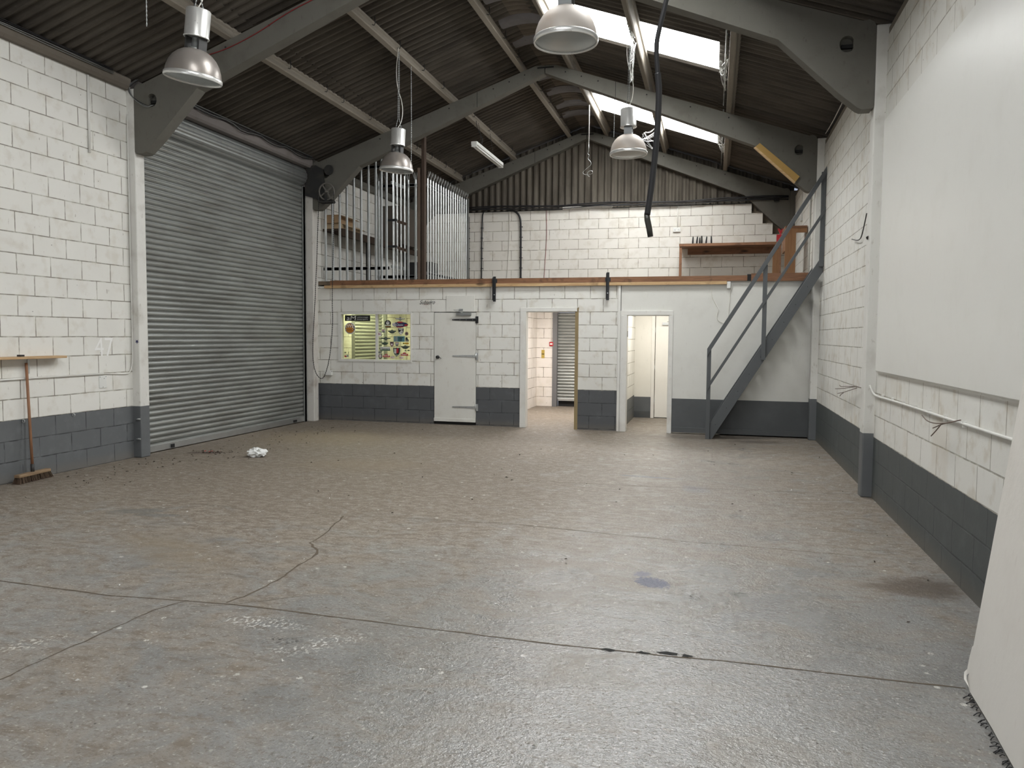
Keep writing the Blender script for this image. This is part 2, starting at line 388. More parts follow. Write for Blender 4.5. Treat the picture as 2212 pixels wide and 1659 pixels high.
# ------------------------------------------------------------------ floor and walls
fl = struct(MB().add([(-8.2, -6.5, 0), (2.2, -6.5, 0), (2.2, 18.2, 0), (-8.2, 18.2, 0)], [(0, 1, 2, 3)]).build('floor', 'floor'))
MT['joint'] = mat_paint('joint_dirt', (.11, .085, .06), None, rough=.9, wear=.5, wearcol=(.05, .04, .03))
MT['jointl'] = mat_paint('filled_joint', (.20, .17, .13), None, rough=.9, wear=.6, wearcol=(.11, .09, .065))
def crack(pts, w, mat='joint', name='crack', z=.0012, jag=.02, step=.05):
    P = [Vector((*p, 0)) for p in pts]; L = []
    for a, b in zip(P, P[1:]):
        n = max(1, int((b-a).length/step))
        for i in range(n):
            q = a.lerp(b, i/n); nn = (b-a).normalized().orthogonal()
            k = mnoise.noise(q*3.1)*jag+mnoise.noise(q*11.)*jag*.5
            L.append(q+Vector((-(b-a).y, (b-a).x, 0)).normalized()*k)
    L.append(P[-1]); mb = MB(); vs = []; fs = []
    for i, q in enumerate(L):
        d = (L[min(i+1, len(L)-1)]-L[max(i-1, 0)]).normalized(); nrm = Vector((-d.y, d.x, 0))
        ww = w*(.35+.9*abs(mnoise.noise(q*7.3)))
        vs += [(q+nrm*ww)+Vector((0, 0, z)), (q-nrm*ww)+Vector((0, 0, z))]
    fs = [(2*i, 2*i+1, 2*i+3, 2*i+2) for i in range(len(L)-1)]
    mb.add(vs, fs); return mb.build(name, mat, fl)
crack([(-7.2, 4.08), (-4.48, 3.993), (-3.577, 3.95), (-2.78, 4.02), (-1.85, 3.985), (-.77, 3.935), (.17, 3.96), (1.17, 3.945)], .011, 'joint', 'floor_joint', jag=.008)
crack([(-7.2, 8.6), (-3.63, 8.59), (-2.2, 8.45), (-1.15, 8.43), (1.47, 8.66)], .009, 'jointl', 'floor_joint', jag=.008)
crack([(-5.6, 6.39), (-3.65, 6.28), (-1.72, 6.43), (-.19, 6.25), (1.2, 6.18)], .008, 'jointl', 'floor_joint', jag=.012)
crack([(-3.2, 2.0), (-3.2, 3.04), (-3.186, 3.31), (-3.163, 3.59), (-3.15, 3.8), (-3.07, 4.0)], .007, 'joint', jag=.03)
crack([(-3.167, 6.28), (-3.09, 5.87), (-3.03, 5.65), (-2.99, 5.41), (-2.85, 5.23), (-2.79, 4.97), (-2.775, 4.8), (-2.756, 4.55), (-2.775, 4.31), (-2.77, 4.1), (-2.82, 4.03)], .013, 'joint', jag=.045)
crack([(-3.0, 3.9), (-2.6, 4.15), (-2.45, 4.25)], .005, 'jointl', jag=.03)
for cx, cy, a in ((-.50, 3.945, .05), (-.32, 3.952, .035), (-.19, 3.98, .05), (-.1, 3.97, .03)):
    mb = MB(); n = 10
    mb.add([(cx+a*math.cos(k*.628)*(.5+.8*random.random()), cy+.018*math.sin(k*.628)*(.4+1.*random.random()), .0022) for k in range(n)], [tuple(range(n))])
    mb.build('joint_hole', 'black', fl)

# left wall (with two shutter openings)
mb = MB()
mb.box(-7.56, XL, -6, 8.70, 0, 4.70)
mb.box(-7.56, XL, 13.07, 14.95, 0, 4.70)
mb.box(-7.56, XL, 14.95, 16.62, 2.15, 4.70)
mb.box(-7.56, XL, 16.62, 18, 0, 4.70)
wl = struct(mb.build('wall_left', 'blockL'))
# right wall
wr = struct(MB().box(XR, 1.86, -6, 18, 0, 4.60).build('wall_right', 'blockR'))
# back wall with the stepped top at the right hand haunch
pts = [(-7.56, 2.5), (-7.56, 4.49), (.715, 4.49), (.715, 4.285), (.947, 4.285), (.947, 4.06), (1.155, 4.06), (1.155, 3.83), (1.592, 3.83), (1.592, 2.5)]
wb = struct(MB().prism(pts, 'y', 17.6, 17.85).build('wall_back', 'blockB'))
mb = MB(); mb.box(-7.56, -3.50, 17.56, 17.85, 0, 2.5); mb.box(-2.5, 1.6, 17.56, 17.85, 0, 2.5); mb.box(-3.5, -2.5, 17.56, 17.85, 2.17, 2.5)
struct(mb.build('wall_back_lower', 'blockI'))
MT['rubble'] = mat_paint('rough_brick_fill', (.22, .18, .13), None, rough=.9, wear=.8, wearcol=(.08, .06, .045), bump=.8, fine=18)
struct(MB().box(.7, 1.59, 17.75, 17.85, 3.8, 4.5).build('wall_back_infill', 'rubble'))
# gable cladding above the back wall: vertical corrugated sheet
def corr_profile(a0, a1, pitch, amp, n=8):
    L = []; k = int((a1-a0)/pitch*n)
    for i in range(k+1):
        a = a0+(a1-a0)*i/k; ph = a/pitch*2*math.pi
        L.append((a, amp*(math.tanh(2.2*math.sin(ph))/math.tanh(2.2))))
    return L
mb = MB(); L = []
for x, d in corr_profile(-7.3, 1.58, .15, .024): L.append((x, 17.74+d))
vs = []
for x, y in L: vs += [(x, y, 4.35), (x, y, zsheet(x)-.03)]
mb.add(vs, [(2*i, 2*i+1, 2*i+3, 2*i+2) for i in range(len(L)-1)])
struct(mb.build('wall_back_gable', 'gable'))
# front wall behind the camera with an unseen shutter opening added for the fill light
mb = MB(); mb.box(-7.56, -5.6, -6.3, -6, 0, 6.4); mb.box(-.2, 1.86, -6.3, -6, 0, 6.4); mb.box(-5.6, -.2, -6.3, -6, 4.2, 6.4)
struct(mb.build('wall_front', 'blockB'))

# ------------------------------------------------------------------ roof
def slope_sheet(x0, x1, y0, y1, dz=0., pitch=.146, amp=.026):
    L = corr_profile(y0, y1, pitch, amp, 8); mb = MB(); n = 2
    vs = []
    for y, d in L:
        for x in (x0, x1): vs.append((x, y, zsheet(x)+d+dz))
    mb.add(vs, [(2*i, 2*i+1, 2*i+3, 2*i+2) for i in range(len(L)-1)]); return mb
ceil = thing('ceiling', (XM, 6, 4.8), None, None, None, 'structure')
RL = [(-2.8+4.36*i, -1.75+4.36*i) for i in range(5)]
RL = [(1.85, 2.93), (6.22, 7.30), (10.60, 11.68), (14.94, 16.02)]
YE = [-6.3]+[v for p in RL for v in p]+[18.0]
slope_sheet(-7.75, -5.60, -6.3, 18, 0).build('roof_sheet', 'roof', ceil)
slope_sheet(-5.70, -3.0, -6.3, 18, .016).build('roof_sheet', 'roof', ceil)
slope_sheet(-.02, 2.1, -6.3, 18, 0).build('roof_sheet', 'roof', ceil)
for i in range(0, len(YE), 2): slope_sheet(-2.7, .08, YE[i], YE[i+1], .016).build('roof_sheet', 'roof', ceil)
for a, b in RL: slope_sheet(-2.7, -2.37, a, b, .016).build('roof_sheet', 'roof', ceil)
for i, (a, b) in enumerate(RL):
    m = slope_sheet(-2.39, 0., a, b, .016, amp=.018)
    struct(m.build('window_%d' % (i+2), 'rooflight'), 'translucent rooflight sheet glowing with daylight')
# crown pieces over the ridge
def crown(d):
    a = .44; d = abs(d); return 6.405-.345*((d*d/(2*a)+a/2) if d < a else d)
L = corr_profile(-6.3, 18, .146, .026, 8); mb = MB(); xs = [XM+d for d in (-.62, -.44, -.3, -.15, 0, .15, .3, .44, .58)]
vs = [(x, y, crown(x-XM)+d*.9+.045) for y, d in L for x in xs]; n = len(xs)
mb.add(vs, [(i*n+k, i*n+k+1, (i+1)*n+k+1, (i+1)*n+k) for i in range(len(L)-1) for k in range(n-1)], True)
mb.build('ridge_crown', 'crown', ceil)
MT['felt'] = mat_paint('ridge_filler', (.16, .155, .165), None, rough=.6, wear=.5, wearcol=(.07, .06, .055))
for yb in [v for v in (5.0, 5.9, 6.9, 7.8, 9.6, 10.5, 11.4, 12.2, 13.9, 14.8, 15.7, 16.4)]:
    mb = MB(); vs = []; m = 9; w = .36
    for i in range(m):
        yy = yb+w*i/(m-1); b = math.sin(math.pi*i/(m-1))**.6*.05
        vs += [(XM+d, yy, crown(d)+.012-b+.02) for d in (-.36, -.24, -.12, 0, .12, .24, .36)]
    mb.add(vs, [(i*7+k, i*7+k+1, (i+1)*7+k+1, (i+1)*7+k) for i in range(m-1) for k in range(6)], True)
    mb.build('ridge_filler', 'felt', ceil)

# ------------------------------------------------------------------ portal frames
def plate_with_hole(outer, holes, y0, y1, mb):
    """prism along y with through-face pockets on the near face"""
    bm = bmesh.new(); loops = []
    for lp in [outer]+holes:
        vs = [bm.verts.new((a, y0, b)) for a, b in lp]
        for i in range(len(vs)): bm.edges.new((vs[i], vs[(i+1) % len(vs)]))
    bmesh.ops.triangle_fill(bm, use_beauty=True, edges=bm.edges[:]); bm.verts.index_update()
    mb.add([v.co.copy() for v in bm.verts], [[v.index for v in f.verts] for f in bm.faces]); bm.free()
    n = len(outer); vs = [(a, y0, b) for a, b in outer]+[(a, y1, b) for a, b in outer]
    mb.add(vs, [(i, (i+1) % n, n+(i+1) % n, n+i) for i in range(n)]+[tuple(range(n, 2*n))])
    for h in holes:
        n = len(h); vs = [(a, y0, b) for a, b in h]+[(a, y0+.09, b) for a, b in h]
        mb.add(vs, [(i, (i+1) % n, n+(i+1) % n, n+i) for i in range(n)]+[tuple(range(n, 2*n))])
def pocket(cx, cz, r, flat):
    L = []
    for k in range(20):
        a = k*2*math.pi/20; x, z = r*math.cos(a), r*math.sin(a)*1.1
        if x*flat > r*.75: x = flat*r*.75
        L.append((cx+x, cz+z))
    return L
half_R = [(-2.846, 6.034), (.56, 4.655), (1.16, 4.07), (1.33, 3.925), (1.37, 3.905), (1.47, 3.905), (XCR, 3.93), (XCR, 4.70), (1.465, 4.748), (1.42, 4.775), (1.36, ztop(1.36)), (-2.69, 6.164), (-2.846, 6.164)]
half_L = [(2*XM-x, z) for x, z in half_R]
names = {2: None, 3: 'concrete portal frame spanning the roof in front of the big roller shutter', 4: 'concrete portal frame in line with the upper floor edge, with a yellow board on it', 5: 'farthest concrete portal frame, standing against the corrugated gable'}
for i, y in list(enumerate(FR))[3:]:
    if i < 2: lab = 'concrete portal frame near the added open end of the hall, behind the viewer'
    else: lab = names[i] or 'concrete portal frame nearest the viewer, above and behind the view'
    fr = thing('portal_frame', (XM, y, 0), lab, 'portal frame', 'concrete portal frames')
    d = .17
    for sgn, H in ((1, half_R), (-1, half_L)):
        mb = MB(); plate_with_hole(H, [pocket(XM+sgn*(1.222-XM), 4.553, .075, sgn)], y, y+d, mb)
        ra = mb.build('rafter', 'conc', fr)
        MB().box(XM+sgn*(1.222-XM)-.05, XM+sgn*(1.222-XM)+.06, y+.05, y+.088, 4.53, 4.565).build('bolt_slot', 'black', ra)
        e = MB(); e.box(XM+sgn*(1.19)-.004, XM+sgn*(1.19)+.004, y-.002, y+.02, 6.22-.406*1.19-.186+.004, ztop(XM+1.19)-.004); e.build('splice_line', 'black', ra)
        for k in (.35, .62, .9, 1.7, 2.4, 3.0):
            M = Matrix.Translation((XM+sgn*k, y+.003, ztop(XM+k)-.07)) @ Matrix.Rotation(R(90), 4, 'X')
            MB().lathe([(.012, 0), (.012, .008)], M, 10, False, True, True).build('bolt_hole', 'black', ra)
        if i == 5 and sgn < 0: pass
        cm = MB()
        if sgn > 0: cm.box(XCR, 1.72, y, y+d, 0, 4.72)
        else: cm.box(-7.42, XCL, y, y+d, 0, 4.72)
        mat = ('conc' if i == 5 else 'colwhite') if sgn > 0 else ('colwhiteL' if i != 4 else 'bareconc')
        cm.build('column', mat, fr, bevel=.012)
    MB().box(XM-.13, XM+.15, y-.004, y+.05, 6.115, 6.14).build('apex_slot', 'black', fr)

# ------------------------------------------------------------------ purlins
PX = [(-5.80, 'left', 'lower'), (-4.51, 'left', 'middle'), (-3.245, 'left', 'upper'), (-2.42, 'right', 'upper'), (-1.14, 'right', 'middle'), (.14, 'right', 'lower')]
bays = {2: ('above the viewer, before the nearest frame', FR[2], FR[3]), 3: ('over the big shutter bay', FR[3], FR[4]), 4: ('over the upper floor', FR[4], FR[5])}
def purlin_prof(x, sgn):
    s = -sgn                                  # seen face towards the room's middle
    return [(-.035, 0), (.03, 0), (.042, .012), (.042, .032), (.03, .05), (.026, .10), (.03, .118), (.05, .128), (.052, .162), (-.052, .162), (-.05, .128), (-.03, .118), (-.026, .10), (-.03, .05), (-.042, .032), (-.042, .012)]
for px, side, lev in PX:
    sgn = -1 if side == 'left' else 1
    sl = -math.atan(.345)*sgn
    for b, (bt, y0, y1) in bays.items():
        lab = '%s concrete purlin on the %s roof slope, %s' % (lev, side, bt)
        p = thing('purlin', (px, y0+.17, ztop(px)), lab, 'purlin', 'roof purlins')
        prof = []
        for a, h in purlin_prof(px, sgn):
            q = Matrix.Rotation(-sgn*math.atan(.345)*-1, 2) @ Vector((a, h)); prof.append((px+a*math.cos(sl)-h*math.sin(sl), ztop(px)+.004+a*math.sin(sl)+h*math.cos(sl)))
        MB().prism(prof, 'y', y0+.085, y1+.083).build('purlin_beam', 'conc2', p)
        if px == .14 and b >= 3:
            MB().tube([(px-.075, y0+.25, ztop(px)+.125), (px-.075, y1, ztop(px)+.125)], .011, 8).build('conduit_pipe', 'galvd', p)
        if b >= 2:
            for k in range(5):
                yy = y0+.5+k*.86+random.uniform(-.2, .2); e = -sgn*.058
                hk = [(px+e, yy, ztop(px)+.17+.345*.06), (px+e*1.15, yy, ztop(px)+.10), (px+e*.9, yy, ztop(px)+.075), (px+e*.3, yy+.01, ztop(px)+.09)]
                MB().tube(hk, .006, 5).build('hook_bolt', 'blackpaint', p)

# eaves beams along the wall heads
MB_ = MB().prism([(-7.45, 4.70), (-7.25, 4.70), (-7.225, 4.735), (-7.225, 4.83), (-7.27, 4.86), (-7.45, 4.86)], 'y', -6, 8.52)
struct(MB_.build('trim_1', mat_paint('eaves_beam', (.15, .13, .105), None, rough=.8, wear=.5, wearcol=(.09, .075, .06))))
struct(MB().prism([(1.60, 4.60), (1.60, 4.68), (1.66, 4.72), (1.8, 4.72), (1.8, 4.60)], 'y', -6, 18).build('trim_2', 'conc2'))
struct(MB().prism([(-7.45, 4.70), (-7.25, 4.70), (-7.225, 4.735), (-7.225, 4.83), (-7.27, 4.86), (-7.45, 4.86)], 'y', 13.24, 18).build('trim_3', 'conc'))

# ------------------------------------------------------------------ partition under the upper floor
# openings: window x -6.86..-5.385 z 1.13..2.04 ; door -4.943..-4.128 ; passage -3.22..-2.335 ; doorway -1.50..-.72
mb = PB(); T = .14
mb.box(-7.31, -6.86, 0, T, 0, 2.53); mb.box(-6.86, -5.375, 0, T, 0, 1.12); mb.box(-6.86, -5.375, 0, T, 2.045, 2.53)
mb.box(-5.375, -4.943, 0, T, 0, 2.53); mb.box(-4.943, -4.13, 0, T, 2.046, 2.53); mb.box(-4.13, -3.22, 0, T, 0, 2.53)
mb.box(-3.22, -2.335, 0, T, 2.05, 2.53); mb.box(-2.335, -1.59, 0, T, 0, 2.53)
wp = struct(mb.build('wall_partition', 'blockP'))
mb = PB(); mb.box(-1.59, -1.5, .005, T, 0, 2.6); mb.box(-1.5, -.72, .005, T, 1.99, 2.6); mb.box(-.72, 1.56, .005, T, .02, 2.6)
struct(mb.build('wall_partition_board', 'plaster'))
struct(PB().box(-.72, 1.50, -.010, .005, .02, .108).build('baseboard_partition', 'skirt', bevel=.003))
# upper floor deck and soffit
MT['deck'] = mat_wood('deck_board', (.2, .15, .1), (.13, .1, .07), 0)
struct(PB().box(-7.3, 1.59, .05, 4.22, 2.56, 2.63).build('floor_upper', 'deck'))
struct(PB().box(-7.3, 1.59, .14, 4.2, 2.42, 2.45).build('ceiling_lower', 'plasterW'))
# rooms below
struct(MB().box(-4.06, -3.96, 13.45, 17.56, 0, 2.43).build('wall_room_left', 'blockIy'))
struct(MB().box(-1.66, -1.535, 13.47, 17.56, 0, 2.43).build('wall_corridor_left', 'blockC'))
mb = MB(); mb.box(-1.535, -1.19, 15.74, 15.85, 0, 2.43); mb.box(-1.19, -.40, 15.74, 15.85, 2.08, 2.43); mb.box(-.40, .1, 15.74, 15.85, 0, 2.43)
struct(mb.build('wall_corridor_back', 'plasterW'))
struct(MB().box(-1.535, -1.19, 15.725, 15.74, 0, .13).build('baseboard_corridor', 'skirt'))
struct(MB().box(.1, .2, 13.47, 17.56, 0, 2.43).build('wall_corridor_right', 'plasterW'))
# ------------------------------------------------------------------ white hoarding and loose board on the right wall
pn = thing('wall_panel', (1.57, 5.2, 1.3), 'large smooth white painted panel fixed high on the right hand block wall', 'panel')
MB().box(1.562, 1.5915, 2.0, 8.40, 1.302, 3.75).build('board', 'panelW', pn, bevel=.004)
MB().box(1.574, 1.5915, 2.0, 8.40, 1.285, 1.302).build('bottom_batten', 'trimW', pn)
lb = thing('leaning_board', (1.15, 3.3, 0), 'tall chipped white board leaning against the right wall by the viewer', 'board')
mb = MB(); a = math.atan2(.166, 1.345); H = 2.98
base = [(1.168, 3.935), (1.092, 2.70)]
n = 14; vs = []
prof = []
for k in range(n+1):
    tt = k/n; prof.append(tt)
def bp(s_, h, d):
    bx = base[0][0]+(base[1][0]-base[0][0])*s_; by = base[0][1]+(base[1][1]-base[0][1])*s_
    return (bx+h*math.sin(a)+d*math.cos(a), by, h*math.cos(a)-d*math.sin(a)+.022)
outl = [(0, .19), (.004, .12), (.012, .06), (0, .03), (.05, 0), (.35, .006), (.7, -.002), (1, 0), (1, H), (0, H)]
vs = [bp(s_, h, 0) for s_, h in outl]+[bp(s_, h, .022) for s_, h in outl]; n = len(outl)
mb.add(vs, [tuple(range(n)), tuple(range(n, 2*n))[::-1]]+[(i, (i+1) % n, n+(i+1) % n, n+i) for i in range(n)])
mb.build('sheet', 'boardW', lb)
mb = MB(); mb.add([bp(-.006, .19, .004), bp(-.035, .17, .008), bp(-.05, .10, .010), (bp(-.03, .03, .004)), bp(.0, .06, .006)], [(0, 1, 2, 3, 4)])
mb.add([bp(-.01, .07, -.004), bp(.03, .04, -.012), bp(.07, .018, -.006), bp(.01, .03, -.016), bp(-.02, .05, -.010)], [(0, 1, 2, 3, 4)]); mb.build('torn_corner', 'boardW', lb)
mb = MB()
for k in range(60):
    s_ = random.uniform(.05, 1); p = Vector(bp(s_, 0, 0)); q = p+Vector((random.uniform(-.035, -.004), random.uniform(-.02, .02), -p.z+.002))
    mb.tube([p+Vector((0, 0, -.01)), (p+q)/2, q], .0022, 4)
tag(mb.build('ragged_fringe', 'rubber', lb), None, None, None, 'stuff')

# ------------------------------------------------------------------ big roller shutter
def curtain(mb, xw, y0, y1, z0, z1, pitch=.075, amp=.02, s=1):
    prof = []
    z = z1
    while z > z0+.01:
        for tt in (0, .06, .12, .25, .45, .65, .82, .93):
            d = amp*math.sin(math.pi*min(1, max(0, (tt-.06)/.87)))**.8
            if tt in (0, .06): d = -.012
            prof.append((xw+s*d, max(z0, z-tt*pitch)))
        z -= pitch
    vs = [(x, y, z) for x, z in prof for y in (y0, y1)]
    mb.add(vs, [(2*i, 2*i+1, 2*i+3, 2*i+2) for i in range(len(prof)-1)])
MT['slat'] = NT('shutter_slat', .33, .5)
t = MT['slat']; zz = t.xyz()
n = t.noise(1.6, 5, t.scaled(1, .8, 5)); c = t.mix(t.ramp(n, .35, .72), (.35, .365, .352), (.27, .275, .26))
c = t.mix(t.ma('MULTIPLY', t.ramp(t.noise(3, 5, t.scaled(1, .6, 9)), .56, .76), .4), c, (.17, .145, .11))
t.set('Base Color', c); t.set('Roughness', t.ma('ADD', .26, t.ma('MULTIPLY', t.noise(6, 4), .25))); MT['slat'] = t.m
rs = thing('roller_shutter', (-7.36, 10.88, 0), 'large closed grey steel roller shutter filling the left wall bay', 'roller shutter')
mb = MB(); curtain(mb, -7.372, 8.72, 13.0, .105, 4.40); mb.build('curtain', 'slat', rs)
MB().bbox(-7.39, -7.335, 8.72, 13.0, .012, .105, .006).build('bottom_bar', 'galv', rs)
for y in (8.735, 12.975):
    g = MB(); g.box(-7.41, -7.33, y-.012, y+.05, 0, 4.32); g.box(-7.345, -7.33, y-.03, y+.07, 0, 4.32); g.build('guide_channel', 'galvd', rs)
mb = MB()
M = Matrix.Translation((-7.43, 8.73, 4.50)) @ Matrix.Rotation(R(-90), 4, 'X')
seg = 48; vs = []
for yy in (0, 4.25):
    for k in range(seg):
        an = k*2*math.pi/seg; rad = .175+.010*abs(math.sin(an*8)); vs.append(M @ Vector((rad*math.cos(an), rad*math.sin(an), yy)))
mb.add(vs, [(k, (k+1) % seg, seg+(k+1) % seg, seg+k) for k in range(seg)]+[tuple(range(seg)), tuple(range(seg, 2*seg))])
mb.build('rolled_barrel', 'galvd', rs)
MB().box(-7.334, -7.318, 9.27, 9.33, .025, .075).build('lock', 'blackpaint', rs)
MB().box(-7.334, -7.322, 12.55, 12.66, .03, .07).build('lock', 'blackpaint', rs)
MT['wheelgrey'] = mat_plain('wheel_grey', (.15, .14, .125), .6)
ep = MB().prism([(-7.32, 4.16), (-7.10, 4.10), (-6.98, 4.0), (-6.72, 4.0), (-6.72, 4.05), (-6.90, 4.12), (-6.95, 4.62), (-7.1, 4.70), (-7.32, 4.70)], 'y', 13.015, 13.028).build('end_plate', 'dksteel', rs)
cw = MB(); cen = Vector((-6.845, 12.94, 4.205)); cw.torus(cen, .148, .014, seg=32, rs=8)
for k in range(4): cw.beam(cen, cen+Vector((math.cos(k*1.571+.6), 0, math.sin(k*1.571+.6)))*.145, .024, .012, (0, 1, 0))
cw.tube([cen+Vector((0, -.03, 0)), cen+Vector((0, .08, 0))], .022, 12); cw.build('chain_wheel', 'wheelgrey', rs)
MB().beam((-6.85, 12.925, 4.03), (-6.85, 12.925, 4.20), .05, .012, (0, 1, 0)).box(-7.0, -6.71, 12.90, 13.03, 4.015, 4.03).build('wheel_bracket', 'dksteel', rs)
MB().tube([(-6.83, 12.99, 4.60), (-6.83, 13.01, 4.60)], .09, 20).build('upper_sprocket', 'dksteel', rs)
def chain_pts(P, step=.013):
    out = []
    P = [Vector(p) for p in P]
    for a_, b_ in zip(P, P[1:]):
        k = max(1, int((b_-a_).length/step)); out += [a_.lerp(b_, i/k) for i in range(k)]
    return out+[P[-1]]
def smooth_path(P, it=2):
    P = [Vector(p) for p in P]
    for _ in range(it):
        Q = [P[0]]
        for a_, b_ in zip(P, P[1:]): Q += [a_*.75+b_*.25, a_*.25+b_*.75]
        P = Q+[P[-1]]
    return P
def chain(mb, P, r=.006, step=.014):
    pts = chain_pts(P, step); mb.tube(pts, [r if i % 2 else r*.45 for i in range(len(pts))], 5, smooth=False); return mb
hc = chain(MB(), smooth_path([(-6.694, 12.92, 4.20), (-6.70, 12.92, 3.4), (-6.741, 12.92, 2.317), (-6.727, 12.92, 1.814), (-6.79, 12.92, 1.2), (-6.902, 12.92, .84), (-6.996, 12.92, .80), (-7.108, 12.92, .95), (-7.150, 12.92, 1.303), (-7.076, 12.92, 2.318), (-7.0, 12.92, 3.82), (-6.993, 12.92, 4.2)]), .009, .018).build('hand_chain', 'dksteel')
tag(hc, 'looped hand chain hanging from the wheel beside the big roller shutter', 'chain')
struct(MB().prism([(-7.56, 4.66), (-7.21, 4.66), (-7.185, 4.69), (-7.185, 4.80), (-7.26, 4.86), (-7.56, 4.86)], 'y', 8.70, 13.06).build('trim_4', mat_paint('lintel_concrete', (.19, .172, .165), None, rough=.8, wear=.5, wearcol=(.11, .095, .085))))
struct(MB().box(-7.62, -7.42, 8.6, 13.1, 0, 4.7).build('wall_left_backing', 'black'))
sh2 = thing('roller_shutter', (-7.4, 15.8, 0), 'closed roller shutter seen through the stickered window', 'roller shutter')
mb = MB(); curtain(mb, -7.41, 14.98, 16.60, .10, 2.12, .075, .02); mb.build('curtain', 'slat', sh2)
MB().box(-7.36, -7.302, 14.86, 15.0, 0, 2.15).build('guide_channel', 'galvd', sh2); MB().box(-7.36, -7.302, 16.59, 16.68, 0, 2.15).build('guide_channel', 'galvd', sh2)
MB().bbox(-7.43, -7.38, 14.98, 16.6, .01, .10, .005).build('bottom_bar', 'galv', sh2)
sh3 = thing('roller_shutter', (-3.0, 17.7, 0), 'narrow roller shutter at the back of the open passage', 'roller shutter')
mb = MB(); prof = []
z = 2.16
while z > .17:
    for tt in (0, .06, .12, .25, .45, .65, .82, .93): prof.append((17.66-(.02*math.sin(math.pi*min(1, max(0, (tt-.06)/.87)))**.7 if tt else -.006), z-tt*.072))
    z -= .072
vs = [(x, y, zz) for y, zz in prof for x in (-3.5, -2.5)]
mb.add(vs, [(2*i, 2*i+1, 2*i+3, 2*i+2) for i in range(len(prof)-1)]); mb.build('curtain', 'slat', sh3)
MB().bbox(-3.48, -2.52, 17.63, 17.68, .13, .19, .005).build('bottom_bar', 'galv', sh3)
MB().box(-3.59, -3.485, 17.53, 17.66, 0, 2.17).build('guide_channel', mat_plain('grey_frame', (.16, .16, .165), .5), sh3)
MB().box(-3.47, -2.5, 17.70, 17.75, .0, .13).build('threshold_gap', 'black', sh3)

# ------------------------------------------------------------------ cables under the eaves
cb = thing('cable_bundle', (-7.22, 3, 4.84), 'bundle of cables clipped along the left eaves before the nearest portal frame', 'cables', 'eaves cables')
for k, (m_, dz) in enumerate((('rubber', 0), ('rubber', .012), ('galvd', -.016), ('rubber', .026), ('galvd', -.028))):
    P = [(-7.212+.006*(k % 3), y, 4.832+dz+.006*math.sin(y*1.7+k)) for y in [1+.4*i for i in range(19)]]
    MB().tube(P, .006, 6).build('cable', m_, cb)
cb2 = thing('cable_bundle', (-7.16, 10.9, 4.85), 'sagging bundle of cables above the big roller shutter', 'cables', 'eaves cables')
for k in range(7):
    P = []
    for i in range(24):
        y = 8.72+(13.02-8.72)*i/23; s_ = abs(math.sin((y-8.7)*math.pi/.86)); P.append((-7.17+.004*k, y, 4.855-.006*k-s_*.02*(k % 4)-(.035*s_ if k > 4 and y > 10.6 else 0)))
    MB().tube(P, .0055, 6).build('cable', 'galvd' if k in (0, 5) else 'rubber', cb2)
lc = thing('cable_loop', (-7.1, 8.5, 4.6), 'loop of cables drooping from the eaves to the left end of the nearest frame', 'cables')
for k in range(4):
    o_ = .012*k
    P = smooth_path([(-7.10-o_, 8.51, 4.815), (-7.19-o_, 8.50, 4.767), (-7.25+o_*.5, 8.50, 4.71), (-7.235+o_, 8.50, 4.647-o_), (-7.134+o_, 8.505, 4.556-o_), (-6.978, 8.51, 4.478-o_*.5), (-6.915, 8.515, 4.49), (-6.91, 8.56, 4.5)])
    MB().tube(P, .006, 6).build('cable', ('rubber', 'galvd', 'rubber', 'galvd')[k], lc)
MT['redcable'] = mat_plain('red_cable', (.22, .02, .02), .5)
rc = MB().tube(smooth_path([(-6.2, 8.51, 5.02), (-5.85, 8.515, 5.08), (-5.4, 8.515, 5.24), (-5.0, 8.51, 5.44), (-4.6, 8.515, 5.58), (-4.2, 8.51, 5.72)]), .006, 6).build('red_cable', 'redcable')
tag(rc, 'thin red cable clipped along the nearest portal frame rafter', 'cable')
rw = thing('cable_run', (1.62, 10.8, 4.7), 'pale cables in a bundle along the right wall head past the nearest frame', 'cables')
for k in range(3): MB().tube([(1.56+.014*k, y, 4.70+.012*math.sin(y*3+k)) for y in [8.75+.4*i for i in range(11)]], .007, 6).build('cable', ('plasterW', 'rubber', 'rubber')[k], rw)

